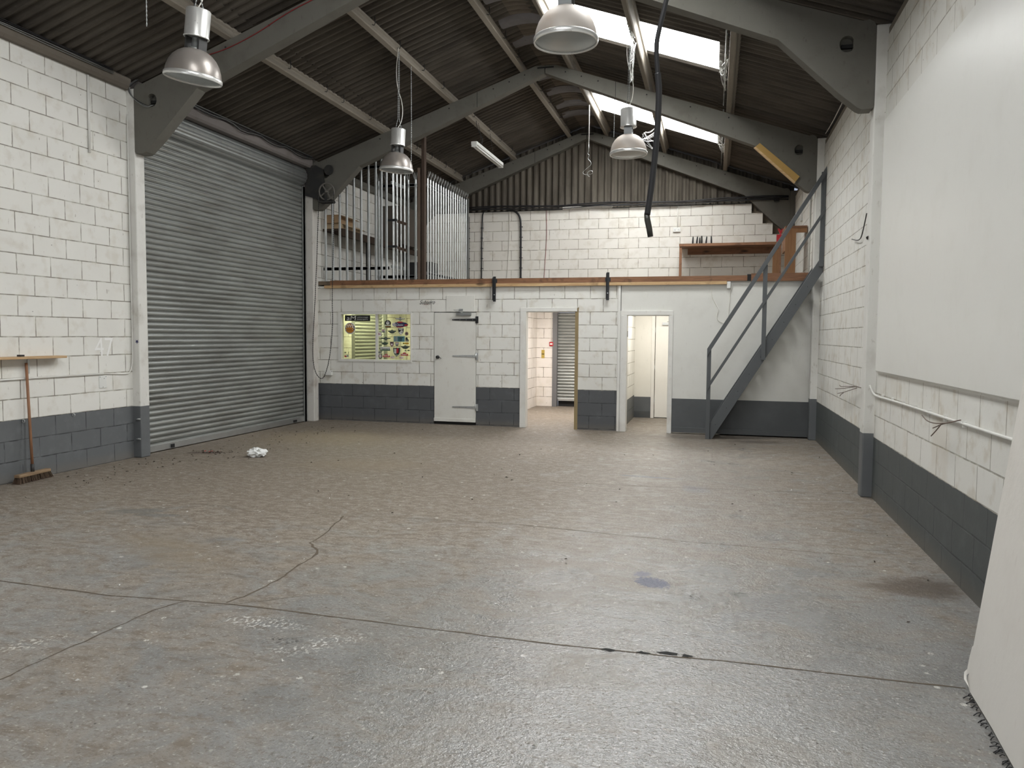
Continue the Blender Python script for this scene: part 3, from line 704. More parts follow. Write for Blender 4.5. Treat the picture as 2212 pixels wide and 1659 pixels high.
# ------------------------------------------------------------------ high bay lamps
MT['glass_lens'] = NT('lamp_lens', .18, 0.); t = MT['glass_lens']; t.set('Base Color', (.42, .45, .45)); t.set('Transmission Weight', .35); MT['glass_lens'] = t.m
MT['domep'] = mat_metal('dusty_dome', (.27, .245, .225), .33, .35, 0., wear=.3, wearcol=(.33, .27, .21))
MT['domed'] = mat_metal('dirty_dome', (.44, .40, .36), .58, .1, 0., wear=.7, wearcol=(.42, .34, .27))
MT['greyp'] = mat_plain('grey_plate', (.16, .17, .175), .45)
def high_bay(cx, cy, cz, label, tilt, dome):
    L = thing('high_bay_lamp', (cx, cy, cz), label, 'lamp', 'high bay lamps')
    M = Matrix.Translation((cx, cy, cz)) @ Matrix.Rotation(tilt, 4, Vector((.25, .97, 0)))
    prof = [(.238, .010), (.236, .035), (.228, .08), (.210, .13), (.182, .175), (.145, .212), (.105, .236), (.070, .246), (.064, .248)]
    MB().lathe(prof+[(r-.006, z-.004) for r, z in prof[::-1]], M, 40).build('dome_shade', dome, L)
    MB().lathe([(.243, -.012), (.247, .0), (.245, .02), (.238, .028), (.232, .012), (.232, -.012), (.243, -.012)], M, 40).build('rim_ring', 'alu', L)
    MB().lathe([(.001, -.016), (.12, -.014), (.232, -.002)], M, 40).build('lens', 'glass_lens', L)
    MB().lathe([(.060, .246), (.060, .262), (.036, .265), (.034, .345)], M, 20).build('lamp_holder', 'galvd', L)
    for s_ in (-1, 1):
        if dome == 'domep': MB().box(s_*.066-.007, s_*.066+.007, -.055, .055, .238, .36, M).build('neck_plate', 'dksteel', L)
        else: MB().box(-.052, .052, s_*.060-.006, s_*.060+.006, .238, .36, M).build('neck_plate', 'greyp', L)
    MB().lathe([(.001, .352), (.098, .352), (.106, .342), (.109, .350), (.103, .362), (.103, .575), (.097, .582), (.001, .582)], M, 36).build('gear_housing', 'alu', L)
    top = M @ Vector((0, 0, .582)); zt = ztop(cx)+.02
    chain(MB(), [top+Vector((-.045, 0, 0)), top+Vector((-.01, 0, .14)), (top.x, cy, zt)], .006, .016).build('chain', 'galvd', L)
    chain(MB(), [top+Vector((.045, 0, 0)), top+Vector((.01, 0, .14)), (top.x+.01, cy, zt)], .006, .016).build('chain', 'galvd', L)
    P = smooth_path([top+Vector((-.02, 0, 0)), top+Vector((.05, .02, .12)), top+Vector((.06, .02, .35)), top+Vector((-.03, .02, .6)), top+Vector((-.035, 0, .85)), (top.x, cy, zt+.05)])
    MB().tube(P, .005, 6).build('flex', 'plasterW', L)
    return L
high_bay(-4.5, 6.07, 3.865, 'large nearest left high bay lamp hanging before the roller shutter', R(9), 'domep')
high_bay(-4.5, 10.61, 4.00, 'high bay lamp hanging in front of the upright metal fence bars', R(4), 'domep')
high_bay(-1.14, 5.95, 3.855, 'high bay lamp at top centre hanging before the nearest rooflight', 0, 'domed')
high_bay(-1.14, 10.39, 4.01, 'cobwebbed high bay lamp hanging before the corrugated gable', R(-1), 'domed')
for (x, y, z0, z1, lab) in ((-4.5, 5.5, 4.10, 5.66, 'loose rusty chain end dangling left of the nearest left lamp'), (-4.5, 11.18, 4.07, 5.66, 'thin loose chain hanging right of the lamp before the fence bars'), (-1.69, 13.15, 4.93, 5.60, 'short loose chain hanging from the middle portal frame rafter')):
    tag(chain(MB(), [(x, y, z1), (x+.004, y, (z0+z1)/2), (x, y, z0)], .0065, .017).build('loose_chain', 'galvd'), lab, 'chain', 'loose chains')
hb = thing('hanging_cable', (-.31, 4, 2.2), 'thick black cable dangling from the roof in front of the far lamp', 'cable')
MB().tube(smooth_path([(.02, 4, 5.25), (-.16, 4, 4.2), (-.235, 4, 3.45), (-.264, 4, 3.281), (-.297, 4, 3.146), (-.312, 4, 3.062), (-.30, 4, 2.92)]), .012, 10).build('flex', 'rubber', hb)
MB().tube(smooth_path([(-.30, 4, 2.93), (-.291, 4, 2.84), (-.298, 4, 2.62), (-.32, 4, 2.38), (-.34, 4, 2.237)]), .0155, 12).build('sleeve', 'rubber', hb)
MB().tube([(-.342, 4, 2.24), (-.338, 4, 2.21), (-.328, 4, 2.165), (-.322, 4, 2.128)], [.0135, .0155, .015, .014], 12).build('cable_end', mat_plain('worn_rubber', (.035, .035, .028), .5), hb)
fb = thing('fluorescent_batten', (-4.38, 15, 5.2), 'bare twin tube fluorescent batten hanging under the left roof slope', 'light fitting')
MT['tube'] = mat_plain('white_tube', (.85, .86, .84), .25); MT['enamel'] = mat_plain('white_enamel', (.75, .755, .73), .35)
def fpt(s_, dz=0, dx=0): return Vector((-4.38+dx, 13.98+1.85*s_, 5.15+dz))
MB().bbox(-4.44, -4.32, 13.98, 15.83, 5.15, 5.21, .005).build('housing', 'enamel', fb)
for dx in (-.03, .03): MB().tube([fpt(.03, -.022, dx), fpt(.97, -.022, dx)], .013, 12).build('tube', 'tube', fb)
for s_ in (.0, 1.0): MB().box(-4.43, -4.33, 13.98+1.85*s_-.012, 13.98+1.85*s_+.012, 5.11, 5.21).build('end_cap', 'enamel', fb)
for y in (14.5, 15.3): chain(MB(), [(-4.38, y, 5.21), (-4.46, y, ztop(-4.46)+.02)], .006, .017).build('chain', 'dksteel', fb)
MB().tube(smooth_path([(-4.38, 14.4, 5.21), (-4.33, 14.4, 5.35), (-4.45, 14.38, 5.55), (-4.47, 14.4, 5.7)]), .006, 6).build('flex', 'rubber', fb)
hk = thing('hook_cord', (-2.42, 15.09, 5.1), 'white cord with a hook and curled wire hanging below the gable ridge', 'cord')
MB().tube([(-2.42, 15.1, 6.06), (-2.42, 15.1, 5.9), (-2.42, 15.09, 5.32)], .010, 8).build('cord', 'enamel', hk)
MB().tube([(-2.42, 15.09, 5.33), (-2.42, 15.09, 5.18)], .006, 6).build('swivel', 'galv', hk)
MB().tube(smooth_path([(-2.42, 15.09, 5.18), (-2.44, 15.09, 5.13), (-2.40, 15.09, 5.11), (-2.44, 15.09, 5.04), (-2.37, 15.1, 4.98), (-2.37, 15.1, 4.92), (-2.48, 15.1, 4.84), (-2.54, 15.1, 4.78), (-2.48, 15.1, 4.735), (-2.36, 15.1, 4.74), (-2.33, 15.1, 4.80), (-2.40, 15.1, 4.82), (-2.46, 15.1, 4.75), (-2.40, 15.1, 4.70)]), .0035, 6).build('hook_wire', 'galv', hk)
# cobwebs at the rooflights
def cobweb(P, lab, nn=26):
    mb = MB(); random.seed(len(lab))
    for k in range(nn):
        a_, b_ = Vector(random.choice(P)), Vector(random.choice(P))
        if (a_-b_).length < .02: continue
        m_ = (a_+b_)/2+Vector((random.uniform(-.03, .03), random.uniform(-.04, .04), random.uniform(-.07, .0)))
        mb.tube(smooth_path([a_+Vector((random.uniform(-.03, .03),)*3), m_, b_]), random.uniform(.0012, .003), 4)
    tag(mb.build('cobweb', 'enamel'), lab, 'cobweb', 'cobwebs', 'stuff')
cobweb([(0, 11.5, 5.40), (0, 11.2, 5.40), (0, 11.7, 5.4), (.09, 11.5, 5.33), (.09, 11.9, 5.33), (.085, 12.1, 5.25), (.09, 11.0, 5.33)], 'dusty cobweb between the nearer rooflight and the purlin beside it')
cobweb([(0, 15.6, 5.38), (0, 15.2, 5.38), (0, 15.9, 5.38), (.09, 15.6, 5.3), (.09, 15.9, 5.3), (.09, 16.3, 5.3)], 'dusty cobweb between the farther rooflight and the purlin beside it')
cobweb([(-1.15, 15.6, 5.64), (-1.16, 15.3, 5.62), (-1.18, 15.4, 5.5), (-1.15, 15.8, 5.5), (-1.22, 15.5, 5.4), (-1.2, 15.6, 5.25), (-1.4, 15.4, 5.55), (-1.45, 15.4, 5.42)], 'ragged cobweb clump hanging from the purlin across the farther rooflight', 40)
cobweb([(-1.14, 10.55, 5.66), (-1.14, 10.75, 5.64), (-1.16, 10.6, 5.45), (-1.12, 10.6, 5.3), (-1.15, 10.5, 5.2), (-1.10, 10.62, 5.5), (-1.13, 10.45, 4.95)], 'cobweb clump around the chains of the lamp before the gable', 34)

# board strapped to the second frame's right haunch
MT['chip'] = mat_paint('chipboard', (.46, .29, .09), None, rough=.8, wear=.4, wearcol=(.3, .18, .06), fine=120, bump=.2)
MT['pine'] = mat_wood('pine', (.62, .44, .24), (.46, .29, .14), 0); MT['pineZ'] = mat_wood('pine_upright', (.5, .33, .17), (.36, .22, .1), 2)
MT['oldwood'] = mat_wood('stained_timber', (.27, .13, .065), (.16, .075, .035), 0); MT['oldwoodZ'] = mat_wood('stained_upright', (.27, .13, .065), (.17, .08, .04), 2)
pk = thing('haunch_board', (.9, 13.05, 4.3), 'yellow chipboard strip with a batten on the haunch of the middle frame', 'board')
MB().prism([(.629, 4.685), (.563, 4.630), (1.176, 4.062), (1.236, 4.138)], 'y', 13.035, 13.06).build('chipboard_face', 'chip', pk)
MB().prism([(.563, 4.630), (.538, 4.610), (1.156, 4.030), (1.176, 4.055)], 'y', 13.02, 13.06).build('batten', 'pine', pk)

# ------------------------------------------------------------------ upper floor edge timbers
bm_ = thing('edge_beam', (-2.8, 13.2, 2.55), 'long dark stained timber along the upper floor edge above the partition', 'beam')
def jagged_beam(x0, x1, z0, z1, d0, d1):
    mb = PB(); mb.box(x0, x1, d0, d1, z0, z1); return mb
jagged_beam(-7.0, .50, 2.545, 2.632, -.055, .05).build('board', 'oldwood', bm_)
jagged_beam(.56, 1.46, 2.535, 2.662, -.055, .05).build('board', 'oldwood', bm_)
jagged_beam(.50, .56, 2.545, 2.65, -.045, .05).build('joint_gap', 'black', bm_)
b2 = tag(jagged_beam(-7.12, .182, 2.492, 2.543, -.062, -.002).build('batten', 'pine'), 'pale pine batten running under the dark upper floor edge timber', 'batten')
for x, z0, z1, lab in ((-3.775, 2.225, 2.665, 'black steel bracket on the floor edge above the white plank door'), (-1.768, 2.24, 2.71, 'black steel bracket on the floor edge between the two open doorways')):
    br = thing('steel_bracket', (x, 13.27, z0), lab, 'bracket', 'floor edge brackets')
    PB().box(x-.024, x+.024, -.078, -.066, z0, z1).build('strap', 'blackpaint', br)
    PB().box(x-.024, x-.018, -.13, -.066, z0+.02, z1-.02).build('flange', 'blackpaint', br)
    PB().box(x-.045, x+.045, -.07, -.058, 2.56, 2.62).build('clamp_plate', 'blackpaint', br)
    MB().lathe([(.010, 0), (.010, .008)], Matrix.Translation(PART((x, -.08, z0+.12))) @ Matrix.Rotation(R(90), 4, 'X'), 10, False, True, True).build('bolt', 'galv', br)

# ------------------------------------------------------------------ window with stickers
MT['pane'] = bpy.data.materials.new('window_pane'); MT['pane'].use_nodes = True
nt = MT['pane'].node_tree; nt.nodes.remove(nt.nodes['Principled BSDF']); o_ = nt.nodes['Material Output']
mx = nt.nodes.new('ShaderNodeMixShader'); tr = nt.nodes.new('ShaderNodeBsdfTransparent'); gl = nt.nodes.new('ShaderNodeBsdfGlossy'); gl.inputs['Roughness'].default_value = .03
tr.inputs[0].default_value = (.95, .97, .9, 1); mx.inputs[0].default_value = .06
nt.links.new(tr.outputs[0], mx.inputs[1]); nt.links.new(gl.outputs[0], mx.inputs[2]); nt.links.new(mx.outputs[0], o_.inputs[0])
wn = thing('window_1', (-6.1, 13.38, 1.1), None, None, None, 'structure')
f = PB()
f.box(-6.86, -6.80, -.014, .10, 1.165, 2.005); f.box(-5.398, -5.375, -.014, .10, 1.165, 2.005); f.box(-6.86, -5.375, -.014, .10, 2.005, 2.045); f.box(-6.86, -5.375, -.014, .10, 1.12, 1.165)
f.build('frame', 'trimW', wn)
PB().box(-6.108, -6.062, .015, .075, 1.165, 2.005).build('mullion', 'trimW', wn)
PB().box(-6.80, -6.108, .046, .050, 1.165, 2.005).build('pane', 'pane', wn); PB().box(-6.062, -5.398, .046, .050, 1.165, 2.005).build('pane', 'pane', wn)
SX = lambda cx: (-6.79+((730+cx/13.012)-738.2)*.009369)*1.0036
SZ = lambda cy: 2.005-((670+cy/13.012)-678.8)*.0087
S1 = .009369/13.012; S2 = .0087/13.012
def flat(name): return None
def text_mb(mb, body, h, cx, cz, dy, shear=0., wide=None, bold=0., align='CENTER'):
    if body[0] == '#':                                  # too small to read in the photo: a row of unreadable strokes
        n = int(body[1:]); w0 = wide/n
        for i in range(n):
            x0 = cx-wide/2+i*w0; k = (.5, .32, .42, .5, .36)[i % 5]*h
            q = [(x0+.12*w0, -k), (x0+.78*w0, -k), (x0+.78*w0+shear*k, k), (x0+.12*w0+shear*k, k)]
            mb.add([(a_, dy, cz+b_) for a_, b_ in q], [(0, 1, 2, 3)])
        return mb
    cu = bpy.data.curves.new('lettering', 'FONT'); cu.body = body; cu.size = 1; cu.align_x = align; cu.align_y = 'CENTER'; cu.shear = shear; cu.offset = bold; cu.resolution_u = 3
    o = bpy.data.objects.new('lettering', cu); C.objects.link(o); bpy.context.view_layer.update()
    me = bpy.data.meshes.new_from_object(o.evaluated_get(bpy.context.evaluated_depsgraph_get()))
    w_ = max(v.co.x for v in me.vertices)-min(v.co.x for v in me.vertices); sx = (wide/w_) if wide else h
    hh = max(v.co.y for v in me.vertices)-min(v.co.y for v in me.vertices); sy = h/hh; mx_ = (max(v.co.x for v in me.vertices)+min(v.co.x for v in me.vertices))/2; my = (max(v.co.y for v in me.vertices)+min(v.co.y for v in me.vertices))/2
    mb.add([(cx+(v.co.x-mx_)*sx, dy, cz+(v.co.y-my)*sy) for v in me.vertices], [tuple(p.vertices) for p in me.polygons])
    bpy.data.objects.remove(o); bpy.data.curves.remove(cu); bpy.data.meshes.remove(me); return mb
COL = {'k': (.012, .013, .014), 'w': (.78, .78, .75), 'g': (.10, .13, .11), 'dk': (.045, .06, .055), 'b': (.02, .025, .10), 'r': (.42, .03, .04), 'o': (.55, .22, .03), 'y': (.62, .5, .04), 't': (.10, .24, .27), 'p': (.36, .2, .22), 'gy': (.3, .31, .3), 'dg': (.06, .12, .07)}
for k_, c_ in COL.items(): MT['ink_'+k_] = mat_plain('ink_'+k_, c_, .4)
def poly(kind, cx, cy, w_, h_):
    L = []
    if kind == 'rect': L = [(-1, -1), (1, -1), (1, 1), (-1, 1)]
    elif kind == 'oval': L = [(math.cos(k*.2618), math.sin(k*.2618)) for k in range(24)]
    elif kind == 'shield': L = [(-1, 1), (-.35, .92), (0, 1), (.35, .92), (1, 1), (.95, .1), (.7, -.45), (0, -1), (-.7, -.45), (-.95, .1)]
    elif kind == 'wing': L = [(-1, .35), (-.25, .35), (-.2, .75), (0, 1), (.2, .75), (.25, .35), (1, .35), (.9, -.25), (.3, -.4), (.15, -.85), (0, -1), (-.15, -.85), (-.3, -.4), (-.9, -.25)]
    elif kind == 'lens': L = [(-1, .1), (-.7, .55), (0, .85), (.7, .55), (1, .1), (.9, -.6), (.4, -.8), (.4, -1), (-.4, -1), (-.4, -.8), (-.9, -.6)]
    elif kind == 'badge': L = [(-1, .4), (-.3, .5), (0, 1), (.3, .5), (1, .4), (.8, -.2), (.6, -.3), (.55, -.7), (0, -1), (-.55, -.7), (-.6, -.3), (-.8, -.2)]
    elif kind == 'dome': L = [(-1, -1), (1, -1)]+[(math.cos(k*math.pi/14), -.2+1.2*math.sin(k*math.pi/14)) for k in range(15)]
    elif kind == 'crest': L = [(-1, -1), (1, -1), (1, 0), (.5, .1), (.3, .7), (.1, 1), (-.1, .6), (-.3, .8), (-.5, .1), (-1, 0)]
    elif kind == 'van': L = [(-1, -1), (1, -1), (1, -.2), (.5, .3), (.2, 1), (-.9, 1)]
    return [(SX(cx)+a_*w_*S1, SZ(cy)+b_*h_*S2) for a_, b_ in L]
def sticker(lab, kind, cx, cy, w_, h_, col, extra=(), texts=(), nm='sticker'):
    st = thing(nm, PART((SX(cx), .044, SZ(cy))), lab, 'sticker', 'stickers on the office window')
    PB().prism(poly(kind, cx, cy, w_, h_), 'y', .0425, .0455).build('backing', 'ink_'+col, st)
    d = .0425
    for j, (k2, x2, y2, w2, h2, c2) in enumerate(extra):
        PB().prism(poly(k2, x2, y2, w2, h2), 'y', d-.0008*(j+1), d).build('printed_emblem', 'ink_'+c2, st)
    for (body, x2, y2, ww, hh, c2, sh) in texts:
        text_mb(PB(), body, hh*S2, SX(x2), SZ(y2), d-.006, sh, ww*S1, 0).build('lettering', 'ink_'+c2, st)
    return st
def checks(cx, cy, nx, ny, sx, sy, c_, sh='rect', par=0): return [(sh, cx+(i-(nx-1)/2)*sx, cy+(j-(ny-1)/2)*sy, sx/2, sy/2, c_) for i in range(nx) for j in range(ny) if (i+j) % 2 == par]
sticker('long black banner sticker with white lettering at the top left of the window', 'rect', 560, 222, 360, 80, 'k', [], [('aM', 390, 220, 270, 120, 'w', .12), ('advantage', 712, 198, 310, 46, 'w', .25), ('motorsport', 702, 258, 320, 46, 'w', .25)])
sticker('round orange and black chequered sticker under the black banner', 'oval', 345, 508, 152, 162, 'w', [('oval', 345, 508, 138, 148, 'gy'), ('oval', 345, 508, 122, 130, 'o'), ('rect', 345, 500, 136, 40, 'k')]+checks(345, 425, 6, 2, 34, 26, 'w')+checks(345, 500, 8, 3, 32, 26, 'w')+[('lens', 345, 505, 110, 34, 'o')], [('#5', 345, 500, 170, 42, 'k', .3)])
ch = sticker('cherry sprig decal with red fruit at the bottom left of the window', 'oval', 200, 1296, 20, 28, 'r', [('oval', 232, 1300, 18, 26, 'r'), ('wing', 206, 1190, 34, 22, 'dk'), ('rect', 196, 1245, 4, 40, 'k'), ('rect', 270, 1240, 50, 4, 'k'), ('lens', 270, 1282, 40, 34, 'gy'), ('rect', 300, 1200, 5, 30, 'dk')])
sticker('topmost winged badge sticker in the right half of the window', 'wing', 1757, 238, 132, 52, 'g', [('oval', 1757, 238, 30, 40, 'gy'), ('rect', 1690, 232, 50, 10, 'w'), ('rect', 1824, 232, 50, 10, 'w')])
sticker('black and white domed sticker beside the blue lozenge one', 'dome', 1412, 340, 86, 64, 'k', [('wing', 1412, 370, 50, 34, 'w'), ('rect', 1412, 322, 8, 30, 'w'), ('rect', 1380, 342, 8, 24, 'w'), ('rect', 1444, 342, 8, 24, 'w')])
sticker('small dark oblong label under the domed sticker', 'rect', 1418, 458, 78, 32, 'dk', [('rect', 1418, 458, 74, 26, 'g'), ('rect', 1418, 420, 86, 7, 'w')], [('#6', 1424, 458, 120, 30, 'o', 0)])
sticker('large blue lozenge sticker with chequers and a red tail', 'lens', 1755, 392, 222, 84, 'b', checks(1586, 396, 4, 4, 24, 24, 'w')+[('lens', 1755, 330, 80, 22, 'r'), ('rect', 1755, 462, 92, 8, 'r'), ('lens', 1920, 410, 46, 28, 'r')], [('Classic', 1745, 402, 200, 62, 'w', .15)])
sticker('dark winged badge sticker left of the black and white shield', 'badge', 1530, 590, 122, 56, 'dk', [('rect', 1530, 590, 90, 8, 'g'), ('oval', 1530, 560, 20, 22, 'g')], [('#14', 1530, 660, 220, 18, 'gy', 0)])
sticker('black and white shield sticker with a horse like figure', 'shield', 1777, 590, 82, 96, 'w', [('shield', 1777, 590, 76, 90, 'k'), ('oval', 1775, 610, 46, 40, 'w'), ('lens', 1800, 575, 30, 22, 'w'), ('oval', 1750, 590, 14, 18, 'k'), ('oval', 1790, 605, 12, 16, 'k'), ('rect', 1777, 650, 22, 16, 'w'), ('rect', 1777, 528, 50, 9, 'w')])
sticker('small round dark sticker at the right window edge', 'oval', 1933, 648, 48, 50, 'dk', [('oval', 1933, 648, 40, 42, 'p'), ('oval', 1933, 648, 24, 26, 'dk')])
sticker('small red and white sticker beside the mullion, upper one', 'rect', 1290, 578, 46, 44, 'w', [('lens', 1290, 552, 44, 20, 'p'), ('rect', 1296, 602, 36, 14, 'k')])
sticker('small pale round sticker with a red figure close to the mullion', 'oval', 1172, 670, 62, 60, 'w', [('oval', 1160, 660, 18, 34, 'p'), ('crest', 1200, 660, 18, 24, 'p')])
sticker('teal oblong permit sticker with dark writing', 'rect', 1730, 794, 154, 76, 't', [('rect', 1660, 794, 16, 70, 'gy'), ('rect', 1612, 794, 8, 70, 'gy')], [('#7', 1780, 752, 140, 26, 'k', 0), ('#4', 1765, 790, 100, 34, 'k', 0), ('#4', 1760, 830, 90, 26, 'k', 0)])
sticker('small dark van shaped sticker right of the teal permit', 'van', 1944, 808, 46, 56, 'dk', [('rect', 1944, 830, 36, 6, 'gy'), ('rect', 1944, 850, 36, 6, 'gy')])
sticker('dark winged badge crossing the shutter edge, higher of the two', 'wing', 1356, 785, 136, 52, 'dk', [('oval', 1356, 785, 28, 40, 'g')], [('#10', 1410, 858, 130, 16, 'gy', 0)])
sticker('dark winged badge crossing the shutter edge, lower of the two', 'badge', 1330, 920, 108, 48, 'dk', [('rect', 1330, 915, 80, 8, 'dg'), ('oval', 1330, 895, 18, 18, 'dg')])
sticker('small dark shield sticker with a red centre', 'shield', 1524, 945, 56, 74, 'dk', [('shield', 1524, 945, 46, 62, 'p'), ('oval', 1524, 945, 22, 22, 'w'), ('lens', 1524, 905, 36, 18, 'k')])
sticker('small grey shield sticker beside the red centred shield', 'shield', 1667, 945, 52, 58, 'gy', [('rect', 1667, 905, 44, 10, 'p'), ('rect', 1667, 960, 38, 12, 'dk'), ('rect', 1667, 935, 38, 8, 'w')])
sticker('narrow yellow and black strip sticker at the right window edge', 'rect', 1912, 915, 84, 20, 'y', [('oval', 1852, 915, 16, 14, 'k'), ('rect', 1930, 915, 50, 8, 'o')])
sticker('dark winged badge sticker at the right window edge', 'badge', 1892, 1018, 126, 54, 'dk', [('rect', 1892, 1015, 94, 8, 'g'), ('oval', 1892, 985, 20, 22, 'g')])
sticker('tiny green leaf pair sticker under the right edge badge', 'oval', 1985, 1108, 34, 18, 'g', [('oval', 1904, 1112, 28, 14, 'g')])
sticker('white oblong sticker with bold black lettering', 'rect', 1340, 1074, 142, 54, 'w', [('rect', 1340, 1108, 140, 16, 'dg')], [('Masters', 1340, 1062, 264, 62, 'k', 0)])
sticker('large green shield sticker with black chequers and red squares', 'shield', 1658, 1160, 104, 130, 'w', [('shield', 1658, 1160, 98, 124, 'dg'), ('shield', 1658, 1145, 80, 96, 'k')]+[('rect', 1600+i*22, 1075+j*26+i*6, 9, 10, 'w') for i in range(3) for j in range(5)]+[('rect', 1674+i*24, 1070+j*26-i*4, 12, 13, 'r') for i in range(2) for j in range(5)]+[('lens', 1658, 1240, 40, 18, 'gy')])
sticker('faint grey oblong sticker low beside the mullion', 'rect', 1165, 1178, 56, 26, 'gy', [('rect', 1165, 1178, 40, 8, 'dk')])
sticker('round dark ring sticker with a red centre bar low by the mullion', 'oval', 1200, 1275, 54, 56, 'dk', [('oval', 1200, 1275, 38, 40, 'w'), ('rect', 1200, 1275, 40, 14, 'p')])
sticker('red crested sticker low beside the dark ring sticker', 'crest', 1370, 1255, 98, 50, 'r', [('rect', 1370, 1268, 78, 16, 'w'), ('oval', 1375, 1228, 16, 14, 'p')], [('#7', 1370, 1270, 140, 26, 'r', 0)])
sticker('red crested sticker low at the right, beside the large shield', 'crest', 1872, 1205, 98, 50, 'r', [('oval', 1872, 1178, 16, 14, 'p')], [('#7', 1872, 1222, 150, 28, 'w', 0)])
sticker('white oval sticker low on the window, left of its pair', 'oval', 1546, 1310, 68, 32, 'w', [('oval', 1546, 1310, 60, 26, 'p'), ('oval', 1546, 1310, 54, 22, 'w')], [('BELL', 1546, 1310, 90, 26, 'r', 0)])
sticker('white oval sticker low on the window, right of its pair', 'oval', 1792, 1310, 68, 32, 'w', [('oval', 1792, 1310, 60, 26, 'p'), ('oval', 1792, 1310, 54, 22, 'w')], [('BELL', 1792, 1310, 90, 26, 'r', 0)])

# wall lettering above the window
sg = thing('wall_lettering', PART((-5.07, 0, 2.22)), 'dark script lettering on the partition between window and door', 'lettering')
text_mb(PB(), 'Subaero', .072, -5.068, 2.224, -.004, .45, .30, 0).build('lettering', 'ink_k', sg)
text_mb(PB(), '#6', .014, -5.09, 2.180, -.004, 0, .085).build('small_lettering', 'ink_p', sg)

# ------------------------------------------------------------------ plank door
d1 = thing('door_1', PART((-4.53, 0, 0)), None, None, None, 'structure')
PB().box(-4.934, -4.138, .0, .045, .055, 2.036).build('leaf', 'doorW', d1, bevel=.004)
PB().box(-4.938, -4.136, -.012, .0, .055, .115).build('weatherboard', 'doorW', d1, bevel=.004)
PB().box(-4.943, -4.13, .03, .12, 0, 2.046).build('gap_shade', 'black', d1)  # black plate added behind the leaf to paint the shade in its gap
def strap(z, mat, L=.45):
    h = thing_part = PB(); h.prism([(-4.585, z-.012), (-4.585, z+.012), (-4.135, z+.024), (-4.135, z-.024)], 'y', -.008, .0); h.box(-4.135, -4.092, -.010, .0, z-.062, z+.062); h.tube([(-4.135, -.012, z-.06), (-4.135, -.012, z+.06)], .010, 8)
    o = h.build('strap_hinge', mat, d1)
    for k in range(4): PB().lathe([(.006, 0), (.006, .004)], Matrix.Translation((-4.56+k*.12, -.008, z)) @ Matrix.Rotation(R(90), 4, 'X'), 8, False, True, True).build('screw', 'galvd', o)
tag(strap(1.905, 'blackpaint'))if False else strap(1.905, 'blackpaint')
strap(1.252, 'galv'); strap(.327, 'galv')
PB().lathe([(.03, 0), (.03, .01), (.014, .014), (.012, .03), (.026, .036), (.028, .052), (.018, .062), (.0, .064)], Matrix.Translation((-4.862, 0, 1.228)) @ Matrix.Rotation(R(90), 4, 'X'), 20).build('knob', 'blackpaint', d1)
PB().beam((-4.83, -.008, 1.222), (-4.795, -.012, 1.205), .006, .012).build('latch_key', 'galvd', d1)
cl = PB(); cl.box(-4.50, -4.225, -.05, 0, 1.985, 2.028); cl.lathe([(.02, 0), (.02, .03)], Matrix.Translation((-4.37, -.03, 1.975)), 12, False, True, True)
cl.build('closer_body', 'galvd', d1)
ca = PB(); ca.beam((-4.37, -.05, 2.035), (-4.53, -.10, 2.075), .02, .008); ca.beam((-4.53, -.10, 2.078), (-4.40, -.015, 2.085), .02, .008); ca.box(-4.45, -4.38, -.03, -.012, 2.07, 2.10)
ca.build('closer_arm', 'galvd', d1)
ap = tag(PB().box(-4.70, -4.165, -.012, 0, 2.05, 2.34).build('access_panel', 'doorW', None, .002), 'square white painted board screwed over the top of the plank door', 'board')

# ------------------------------------------------------------------ passage and corridor linings
tr_ = PB(); tr_.box(-3.315, -3.215, -.02, .0, 0, 2.05); tr_.box(-3.215, -3.205, -.02, .14, 0, 2.05); tr_.box(-3.315, -2.30, -.02, 0, 2.05, 2.118); tr_.box(-3.215, -2.335, 0, .14, 2.04, 2.05)
struct(tr_.build('trim_5', 'trimW', None, .004))
MT['rawjamb'] = mat_paint('bare_mortar_jamb', (.30, .23, .12), None, rough=.9, wear=.6, wearcol=(.18, .135, .075), bump=.5, fine=30)
jm = PB(); jm.box(-2.335, -2.275, -.004, .14, 0, 2.075); jm.prism([(-2.335, 2.075), (-2.275, 2.075), (-2.268, 2.125), (-2.30, 2.105)], 'y', -.018, .0)
struct(jm.build('trim_6', 'rawjamb'))
tr2 = PB(); tr2.box(-1.545, -1.45, -.022, .005, 0, 1.988); tr2.box(-.73, -.668, -.022, .005, 0, 1.988); tr2.box(-1.545, -.668, -.022, .005, 1.988, 2.062)
tr2.box(-1.525, -1.435, -.032, -.0225, 0, 1.985); tr2.box(-1.46, -1.435, -.01, .16, 0, 1.99); tr2.box(-.745, -.725, -.01, .16, 0, 1.99); tr2.box(-1.46, -.725, -.01, .16, 1.978, 1.995)
struct(tr2.build('trim_7', 'trimW', None, .004))
struct(PB().box(-1.595, -1.548, -.03, .01, 0, 2.49).build('trim_8', 'trimW', None, .006))
struct(PB().box(-1.548, -1.543, -.02, .01, 2.06, 2.49).build('trim_9', 'black'))
d2 = thing('door_2', (-.78, 15.76, 0), None, None, None, 'structure')
MB().box(-1.13, -.40, 15.745, 15.785, .012, 2.05).build('leaf', 'doorWc', d2, bevel=.003)
fr_ = MB(); fr_.box(-1.205, -1.14, 15.72, 15.78, 0, 2.11); fr_.box(-1.205, -.36, 15.72, 15.78, 2.055, 2.11); fr_.build('door_frame', 'doorWc', d2, bevel=.003)
c2 = MB(); c2.box(-1.0, -.80, 15.69, 15.745, 1.86, 1.91); c2.beam((-.9, 15.69, 1.92), (-.78, 15.64, 1.96), .02, .012); c2.build('door_closer', 'galv', d2)
for z in (.35, 1.02, 1.75): MB().box(-1.142, -1.128, 15.738, 15.745, z-.04, z+.04).build('hinge', 'galv', d2)
